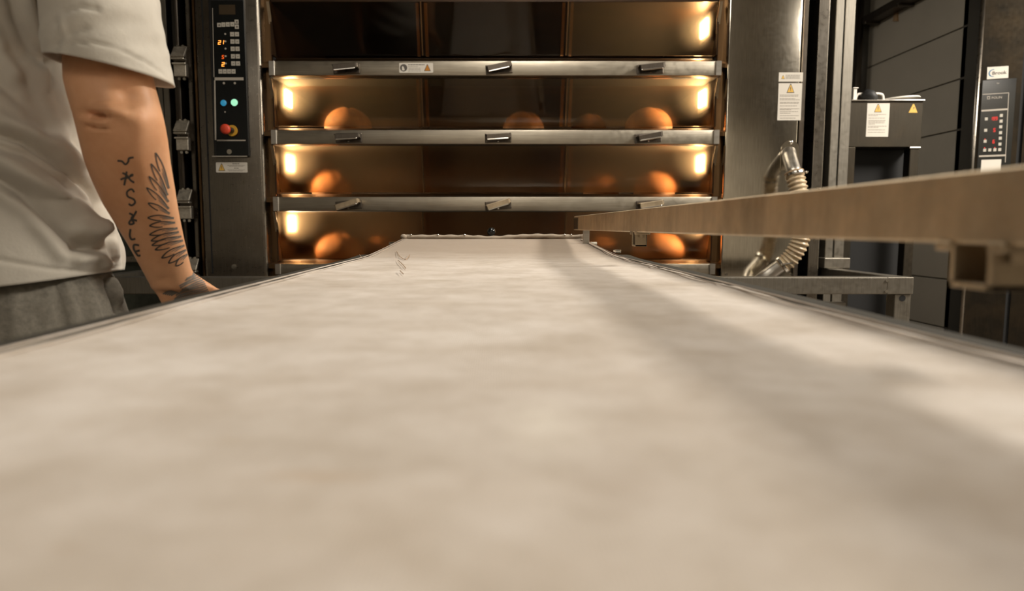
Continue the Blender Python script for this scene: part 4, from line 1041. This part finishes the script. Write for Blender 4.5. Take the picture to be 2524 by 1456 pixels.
# legs
for s in (-1, 1):
    hx_ = CXB + s * .085
    body.loft([(V(hx_, CYB, .86), V(.085, 0, 0), V(0, .10, 0)), (V(hx_ + s * .01, CYB, .70), V(.080, 0, 0), V(0, .088, 0)), (V(hx_ + s * .02, CYB + .015, .50), V(.055, 0, 0), V(0, .060, 0)), (V(hx_ + s * .02, CYB - .005, .36), V(.052, 0, 0), V(0, .058, 0)), (V(hx_ + s * .02, CYB - .01, .14), V(.035, 0, 0), V(0, .038, 0)), (V(hx_ + s * .02, CYB + .0, .05), V(.036, 0, 0), V(0, .05, 0)), (V(hx_ + s * .02, CYB + .0, .02), V(.034, 0, 0), V(0, .05, 0))], 28)
    body.loft([(V(hx_ + s * .02, CYB - .05, .045), V(.03, 0, 0), V(0, 0, .028)), (V(hx_ + s * .022, CYB + .06, .045), V(.038, 0, 0), V(0, 0, .03)), (V(hx_ + s * .025, CYB + .15, .035), V(.042, 0, 0), V(0, 0, .02)), (V(hx_ + s * .025, CYB + .19, .03), V(.03, 0, 0), V(0, 0, .012))], 20)
pers = body.build('person', 'skin', None)
tag(pers, 'person in cream T-shirt and grey trousers with tattooed arm beside the loader', 'person')
rm = pers.modifiers.new('r', 'REMESH'); rm.mode = 'VOXEL'; rm.voxel_size = 0.0045; rm.use_smooth_shade = True
smo = pers.modifiers.new('s', 'SMOOTH'); smo.factor = 0.5; smo.iterations = 6
dg = bpy.context.evaluated_depsgraph_get(); me = bpy.data.meshes.new_from_object(pers.evaluated_get(dg))
pers.modifiers.clear(); pers.data = me
me.materials.clear(); me.materials.append(M['skin'])
# elbow and forearm modelling on the surface
BR = [  # px, py, sigma_x, sigma_y, angle, depth(m) (+out)
    (232, 284, 26, 6.5, 8, -.0200), (262, 271, 34, 9, 10, .0065), (240, 304, 30, 6, 6, .0035), (238, 313, 23, 4.5, 4, -.0120), (250, 326, 26, 5, 4, .0018),
    (318, 235, 38, 26, 35, -.0085), (290, 275, 46, 13, 28, .0050), (300, 192, 60, 18, 12, .004), (345, 300, 24, 60, -10, .004), (240, 245, 22, 3.5, 3, -.0022), (345, 400, 20, 70, -12, .002), (395, 690, 26, 6, -20, -.0012)]
NRM = [v.normal.copy() for v in me.vertices]
MOVED = set()
for v in me.vertices:
    if v.co.y > 1.05 or v.co.z < 0.8 or v.co.x < -0.62 or v.co.z > 1.22: continue
    vn = NRM[v.index]
    if vn.y > 0.2: continue
    fo = min(1.0, (0.2 - vn.y) / 0.6)
    x_, y_ = proj(v.co); d = 0.0
    for (bx, by, sx, sy, an, dep) in BR:
        dx, dy = x_ - bx, y_ - by; ca, sa = math.cos(R(an)), math.sin(R(an))
        e_ = ((dx * ca + dy * sa) / sx) ** 2 + ((-dx * sa + dy * ca) / sy) ** 2
        if e_ < 9: d += dep * math.exp(-e_)
    if d: v.co += vn * d * fo
me.polygons.foreach_set('use_smooth', [True] * len(me.polygons)); me.update()
# tattoos: ink lying on the skin
bvh = BVHTree.FromPolygons([v.co for v in me.vertices], [p.vertices[:] for p in me.polygons])
EYEV = Vector((0, 0, EYE))
def hit(x, y):
    loc, nr, i, dd = bvh.ray_cast(EYEV, ray(x, y).normalized(), 2.0)
    return (loc, nr) if loc is not None else None
def stroke(m, pix, wpx, w2=None):
    w2 = wpx if w2 is None else w2
    dense = []
    pv = spline([Vector((a, b, 0)) for a, b in pix], 6)
    n = len(pv); prev = None
    for i, p in enumerate(pv):
        t = (pv[min(i + 1, n - 1)] - pv[max(i - 1, 0)])
        if t.length < 1e-6: continue
        t.normalize(); nx_ = Vector((-t.y, t.x, 0)); w = (wpx + (w2 - wpx) * i / (n - 1)) / 2
        A_, B_ = hit(p.x + nx_.x * w, p.y + nx_.y * w), hit(p.x - nx_.x * w, p.y - nx_.y * w)
        if not A_ or not B_: prev = None; continue
        a_ = A_[0] + A_[1] * .0005; b_ = B_[0] + B_[1] * .0005
        cur = (m.bm.verts.new(a_), m.bm.verts.new(b_))
        if prev and (cur[0].co - prev[0].co).length < .02: m.bm.faces.new((prev[0], prev[1], cur[1], cur[0]))
        prev = cur
def cr(pts): return [(250 + a / 3.641, 360 + b / 3.641) for a, b in pts]
m = MB()
for st_ in ([(145, 130), (185, 135), (215, 162), (240, 140), (248, 108), (290, 100)], [(190, 238), (230, 262), (262, 305), (295, 325)], [(285, 248), (245, 280), (205, 285), (172, 300)], [(205, 350), (215, 300), (228, 225)], [(255, 270), (270, 255), (280, 270)],
            [(295, 412), (270, 384), (232, 408), (238, 450), (288, 474), (302, 505), (272, 530), (245, 515)], [(250, 600), (282, 618), (272, 650), (320, 668)], [(315, 580), (282, 640), (250, 682), (262, 700), (292, 688), (275, 662)],
            [(262, 742), (256, 800), (272, 835), (305, 828)], [(340, 888), (292, 886), (300, 938), (345, 934)], [(300, 938), (330, 980), (352, 976)]):
    stroke(m, cr(st_), 4.6)
m.build('letter_tattoo', 'ink', pers, label='dark handwritten letter tattoo down the forearm')
FE = [((383, 376), (416, 464)), ((372, 403), (413, 481)), ((367, 434), (415, 497)), ((361, 462), (416, 514)), ((365, 500), (418, 526)), ((364, 536), (428, 537)), ((368, 556), (431, 548)), ((368, 578), (437, 562)), ((372, 593), (440, 571)),
      ((374, 604), (446, 582)), ((382, 615), (450, 592)), ((398, 635), (454, 604)), ((415, 648), (458, 615)), ((433, 655), (461, 626))]
m = MB(); m2 = MB()
for i, ((ax_, ay_), (bx_, by_)) in enumerate(FE):
    d = Vector((bx_ - ax_, by_ - ay_, 0)); L = d.length; d.normalize(); nn_ = Vector((-d.y, d.x, 0)); wd = 6.6 if i > 4 else 6
    for s in (-1, 1):
        pts_ = []
        for t in ((0, .12, .3, .5, .75, 1) if s < 0 else (0, .1, .22, .36, .5)): 
            o_ = wd * math.sin(math.pi * min(1, t) ** 0.85) * s
            p_ = Vector((ax_, ay_, 0)) + d * (L * t) + nn_ * o_; pts_.append((p_.x, p_.y))
        stroke(m, pts_, 3.2, 2.4)
    for q in range(2):
        t0_ = .45 + .1 * q; o_ = (q - .5) * 4.0
        a_ = Vector((ax_, ay_, 0)) + d * (L * t0_) + nn_ * o_; b_ = Vector((bx_, by_, 0)) + nn_ * o_ * .6
        stroke(m2, [(a_.x, a_.y), ((a_.x + b_.x) / 2, (a_.y + b_.y) / 2), (b_.x, b_.y)], 1.2, 3.0)
m.build('feather_tattoo', 'ink', pers, label='dark outlined feather wing tattoo along the forearm')
m2.build('feather_shading', 'ink_soft', pers)
m = MB()
rn = random.Random(4)
for k in range(20):
    y0_ = 676 + k * 4.6; xs = 455 - 30 * (k / 15) + rn.uniform(-6, 6) + (0 if k > 3 else 8)
    stroke(m, [(xs, y0_ + 10), (xs + 18, y0_), (475 + k * 2.2, y0_ - 10), (488 + k * 2.2, y0_ - 14)], 3.4)
for k in range(5): stroke(m, [(402 + k * 5, 724 + k), (412 + k * 5, 718 + k), (424 + k * 4, 716 + k)], 3.2)
m.build('hand_tattoo', 'ink_soft', pers, label='grey shaded tattoo on the back of the hand')

# --- T-shirt
def fold_disp(x_, y_, FL):
    d = 0.0
    for pl, sg, dep in FL:
        best = 1e9; side = 0
        for (x0, y0), (x1, y1) in zip(pl, pl[1:]):
            dx, dy = x1 - x0, y1 - y0; t = max(0, min(1, ((x_ - x0) * dx + (y_ - y0) * dy) / (dx * dx + dy * dy)))
            ex, ey = x_ - x0 - t * dx, y_ - y0 - t * dy; q = ex * ex + ey * ey
            if q < best: best = q
        if best < 9 * sg * sg: d += dep * math.exp(-best / (sg * sg))
    return d
FL = [([(-60, 310), (0, 328), (60, 345), (130, 385), (180, 422), (225, 472), (252, 525), (272, 580)], 11, -.013),
      ([(-60, 330), (0, 362), (70, 380), (120, 410), (170, 455)], 16, -.008),
      ([(-40, 268), (10, 300), (80, 330), (140, 358), (200, 400)], 20, .007),
      ([(0, 395), (60, 430), (130, 470), (190, 520), (230, 560)], 20, .010),
      ([(-60, 430), (0, 445), (60, 480), (120, 530), (175, 585), (215, 605)], 15, -.011),
      ([(0, 480), (60, 520), (110, 580), (150, 630)], 18, .005), ([(190, 570), (222, 580), (238, 572)], 18, .010), ([(190, 640), (235, 632), (255, 650)], 16, .008), ([(180, 612), (225, 618), (250, 612)], 9, -.006),
      ([(255, 500), (272, 540), (283, 590), (285, 630)], 9, .007), ([(240, 510), (262, 570), (278, 640)], 6, -.005), ([(205, 440), (215, 470), (230, 500)], 12, .003),
      ([(30, -20), (45, 40), (70, 100), (95, 150)], 18, -.006), ([(60, -20), (75, 40), (100, 110)], 18, .004), ([(95, -10), (108, 60), (122, 140), (128, 210)], 10, -.006), ([(85, 150), (115, 190), (140, 250), (175, 320)], 18, .005),
      ([(-20, 180), (30, 225), (70, 260), (120, 320)], 20, -.006), ([(20, 130), (60, 180), (90, 240), (130, 300)], 16, -.004), ([(128, 230), (150, 280), (180, 330), (200, 380)], 12, -.005), ([(-40, 60), (0, 120), (40, 180)], 20, .006),
      ([(-100, 640), (0, 640), (120, 662), (220, 670), (300, 655)], 3.5, -.0022)]
SR = [(1.48, -.60, -.79, .075), (1.455, -.565, -.825, .10), (1.42, -.530, -.86, .118), (1.36, -.520, -.87, .128), (1.28, None, None, .132), (1.22, None, None, .132), (1.16, None, None, .132), (1.10, None, None, .130), (1.06, None, None, .128), (1.02, None, None, .128), (.985, None, None, .130), (.95, None, None, .134), (.92, None, None, .138), (.90, None, None, .141), (.884, None, None, .142)]
EDGE = [(-200, 128), (-60, 132), (60, 138), (200, 146), (280, 180), (340, 200), (430, 221), (461, 226), (500, 217), (542, 246), (617, 259), (690, 264), (760, 266)]
def edge_x(y):
    for (a, xa), (b, xb) in zip(EDGE, EDGE[1:]):
        if y <= b: return xa + (xb - xa) * (y - a) / (b - a)
    return EDGE[-1][1]
rows = []
for z, r_, l_, b in SR:
    if r_ is None:
        y_ = proj(Vector((-.5, CYB, z)))[1]; r_ = P(edge_x(y_), y_, CYB).x; l_ = CXB - (r_ - CXB) * 0.97
    rows.append((z, r_, l_, b))
def interp(z):
    for (z0, a0, b0, c0), (z1, a1, b1, c1) in zip(rows, rows[1:]):
        if z >= z1:
            t = (z0 - z) / (z0 - z1); return (a0 + (a1 - a0) * t, b0 + (b1 - b0) * t, c0 + (c1 - c0) * t)
    return rows[-1][1:]
m = MB(); NR, NS = 190, 220; grid = []
for j in range(NR + 1):
    z = 1.48 + (.884 - 1.48) * j / NR; xr_, xl_, b = interp(z); row = []
    cx_, hw = (xr_ + xl_) / 2, (xr_ - xl_) / 2
    low = max(0, (0.93 - z) / .046)
    for k in range(NS):
        a = 2 * math.pi * k / NS; ca, sa = math.cos(a), math.sin(a); e = 2 / 2.35
        p = V(cx_ + hw * math.copysign(abs(ca) ** e, ca), CYB + b * math.copysign(abs(sa) ** e, sa), z)
        zz = z + (0.012 * ca * ca - .006 * (1 - sa) * .5 if True else 0) * low
        p.z = zz
        row.append(p)
    grid.append(row)
VV = [[None] * NS for _ in range(NR + 1)]
for j in range(NR + 1):
    for k in range(NS):
        p = grid[j][k]; t1 = grid[j][(k + 1) % NS] - grid[j][k - 1]; t2 = grid[min(j + 1, NR)][k] - grid[max(j - 1, 0)][k]
        n_ = t2.cross(t1); n_ = n_.normalized() if n_.length > 0 else V(0, 0, 0)
        out = V(p.x - CXB, p.y - CYB, 0)
        if n_.dot(out) < 0: n_ = -n_
        x_, y_ = proj(p); d = 0
        if n_.y < 0.35: d = 1.45 * fold_disp(x_, y_, FL) * min(1, (0.35 - n_.y) / .4)
        else: d = .004 * math.sin(p.z * 60 + p.x * 30)
        VV[j][k] = m.bm.verts.new(p + n_ * d)
m.skin(VV, False)
# sleeves
def sleeve(rr_, nj=70, nk=120, wr_amp=.0022, front=True):
    pts = []
    for j in range(nj + 1):
        s_ = j / nj * (len(rr_) - 1); i = min(int(s_), len(rr_) - 2); t = s_ - i
        c0, u0, v0 = rr_[i]; c1, u1, v1 = rr_[i + 1]
        c_, u, v = c0.lerp(c1, t), u0.lerp(u1, t), v0.lerp(v1, t); row = []
        for k in range(nk):
            a = 2 * math.pi * k / nk
            p = c_ + u * math.cos(a) + v * math.sin(a)
            o = (u * math.cos(a) + v * math.sin(a)).normalized()
            wv_ = wr_amp * (math.sin(26 * j / nj + 3 * math.sin(a * 2 + j * .05)) * .6 + math.sin(60 * j / nj + 5 * a) * .25) * min(1, (nj - j) / 14 + .15)
            if front:
                x_, y_ = proj(p)
                if o.y < .3: wv_ += fold_disp(x_, y_, SFL)
            row.append(m.bm.verts.new(p + o * wv_))
        pts.append(row)
    m.skin(pts, False)
SFL = [([(138, 60), (160, 30), (200, 18), (240, 22)], 6, -.004), ([(140, 110), (165, 85), (210, 70)], 7, -.003), ([(135, 128), (180, 106), (240, 106), (300, 125), (360, 155), (405, 185)], 2.6, -.0024), ([(150, 140), (160, 90), (150, 40)], 8, .003)]
def ring(xl_, yl_, xr_, yr_, Y, dv, tilt=0.0):
    a_, b_ = P(xl_, yl_, Y), P(xr_, yr_, Y); return ((a_ + b_) / 2, (b_ - a_) / 2, V(0, dv, tilt))
sleeve([(V(-.595, .892, 1.42), V(.036, 0, .034), V(0, .062, 0)), (V(-.548, .888, 1.398), V(.062, 0, -.022), V(0, .078, 0)), (V(-.528, .884, 1.345), V(.068, 0, -.020), V(0, .080, 0)), ring(118, -170, 330, -140, .868, .083), ring(126, -60, 362, -40, .858, .082), ring(131, 40, 384, 60, .85, .079), ring(135, 110, 396, 135, .845, .076), ring(136, 150, 414, 203, .843, .074)])
sleeve([(V(-.795, .892, 1.42), V(.036, 0, -.034), V(0, .062, 0)), (V(-.842, .888, 1.398), V(.062, 0, .022), V(0, .078, 0)), (V(-.872, .885, 1.345), V(.066, 0, .02), V(0, .080, 0)), (V(-.91, .885, 1.30), V(.07, 0, .01), V(0, .08, 0)), (V(-.935, .885, 1.20), V(.07, 0, .01), V(0, .078, 0))], front=False)
ts = m.build('t_shirt', 'shirt', pers, True, label='cream cotton T-shirt with diagonal folds')
so = ts.modifiers.new('thick', 'SOLIDIFY'); so.thickness = 0.0016; so.offset = 0
# --- trousers
m = MB()
TFL = [([(262, 690), (270, 720), (282, 748), (288, 770)], 5, -.014), ([(276, 690), (290, 715), (292, 745)], 6, .006), ([(160, 700), (172, 740), (185, 800)], 10, .006), ([(140, 700), (145, 760), (150, 820)], 8, -.004), ([(215, 705), (228, 760), (240, 800)], 14, .005), ([(100, 700), (90, 770), (95, 840)], 4, -.003), ([(40, 690), (30, 760), (40, 830)], 14, .004)]
TRR = [(.93, .162, .108), (.90, .178, .120), (.86, .194, .131), (.82, .205, .137), (.77, .209, .138), (.72, .203, .132)]
def trow(z):
    for (z0, a0, b0), (z1, a1, b1) in zip(TRR, TRR[1:]):
        if z >= z1: t = (z0 - z) / (z0 - z1); return a0 + (a1 - a0) * t, b0 + (b1 - b0) * t
    return TRR[-1][1:]
pts = []; NJ, NK = 70, 160
for j in range(NJ + 1):
    z = .93 + (.72 - .93) * j / NJ; a_, b_ = trow(z); row = []
    for k in range(NK):
        an = 2 * math.pi * k / NK; p = V(CXB + a_ * math.cos(an), CYB + b_ * math.sin(an), z); o = V(math.cos(an), math.sin(an), 0)
        x_, y_ = proj(p); d = fold_disp(x_, y_, TFL) if o.y < .2 else 0
        row.append(m.bm.verts.new(p + o * d))
    pts.append(row)
m.skin(pts, False)
for s in (-1, 1):
    hx_ = CXB + s * .10
    pts = []
    LR = [(.80, .105, .128, 0), (.70, .098, .118, 0), (.52, .082, .090, .012), (.35, .075, .082, -.004), (.16, .066, .072, -.01), (.095, .064, .07, -.01)]
    for j in range(50):
        s_ = j / 49 * (len(LR) - 1); i = min(int(s_), len(LR) - 2); t = s_ - i
        z, a_, b_, dy = [x0 + (x1 - x0) * t for x0, x1 in zip(LR[i], LR[i + 1])]; row = []
        for k in range(60):
            an = 2 * math.pi * k / 60; w_ = .004 * math.sin(z * 70 + 2 * math.sin(an))
            row.append(m.bm.verts.new(V(hx_ + s * .006 + (a_ + w_) * math.cos(an), CYB + dy + (b_ + w_) * math.sin(an), z)))
        pts.append(row)
    m.skin(pts, False)
tro = m.build('trousers', 'trousers', pers, True, label='grey marl jersey trousers')
so = tro.modifiers.new('thick', 'SOLIDIFY'); so.thickness = 0.0018; so.offset = 0
for s in (-1, 1):
    hx_ = CXB + s * .105
    MB().loft([(V(hx_, CYB - .085, .05), V(.02, 0, 0), V(0, 0, .03)), (V(hx_, CYB - .07, .055), V(.044, 0, 0), V(0, 0, .054)), (V(hx_, CYB + .02, .058), V(.05, 0, 0), V(0, 0, .058)), (V(hx_ + s * .004, CYB + .12, .045), V(.056, 0, 0), V(0, 0, .045)), (V(hx_ + s * .004, CYB + .20, .038), V(.048, 0, 0), V(0, 0, .037)), (V(hx_ + s * .004, CYB + .225, .032), V(.02, 0, 0), V(0, 0, .02))], 24, pw=2.6).build('shoe', 'shoe', pers, True)
# --- hair and eyes
m = MB(); T = bmesh.new(); bmesh.ops.create_uvsphere(T, u_segments=40, v_segments=24, radius=1)
bmesh.ops.delete(T, geom=[v for v in T.verts if (v.co.y > 0.25 and v.co.z < 0.42 + 0.2 * (v.co.y - .25)) or v.co.z < -0.62], context='VERTS')
for v in T.verts: v.co = HC + V(v.co.x * .084, v.co.y * .108 - .006, v.co.z * .125)
m.join(T); hr = m.build('hair', 'hair', pers, True); sm_ = hr.modifiers.new('t', 'SOLIDIFY'); sm_.thickness = .012; sm_.offset = -1
for s in (-1, 1): MB().ball(HC + V(s * .030, .086, .004), .0105, 2).build('eye', 'eye', pers, True)
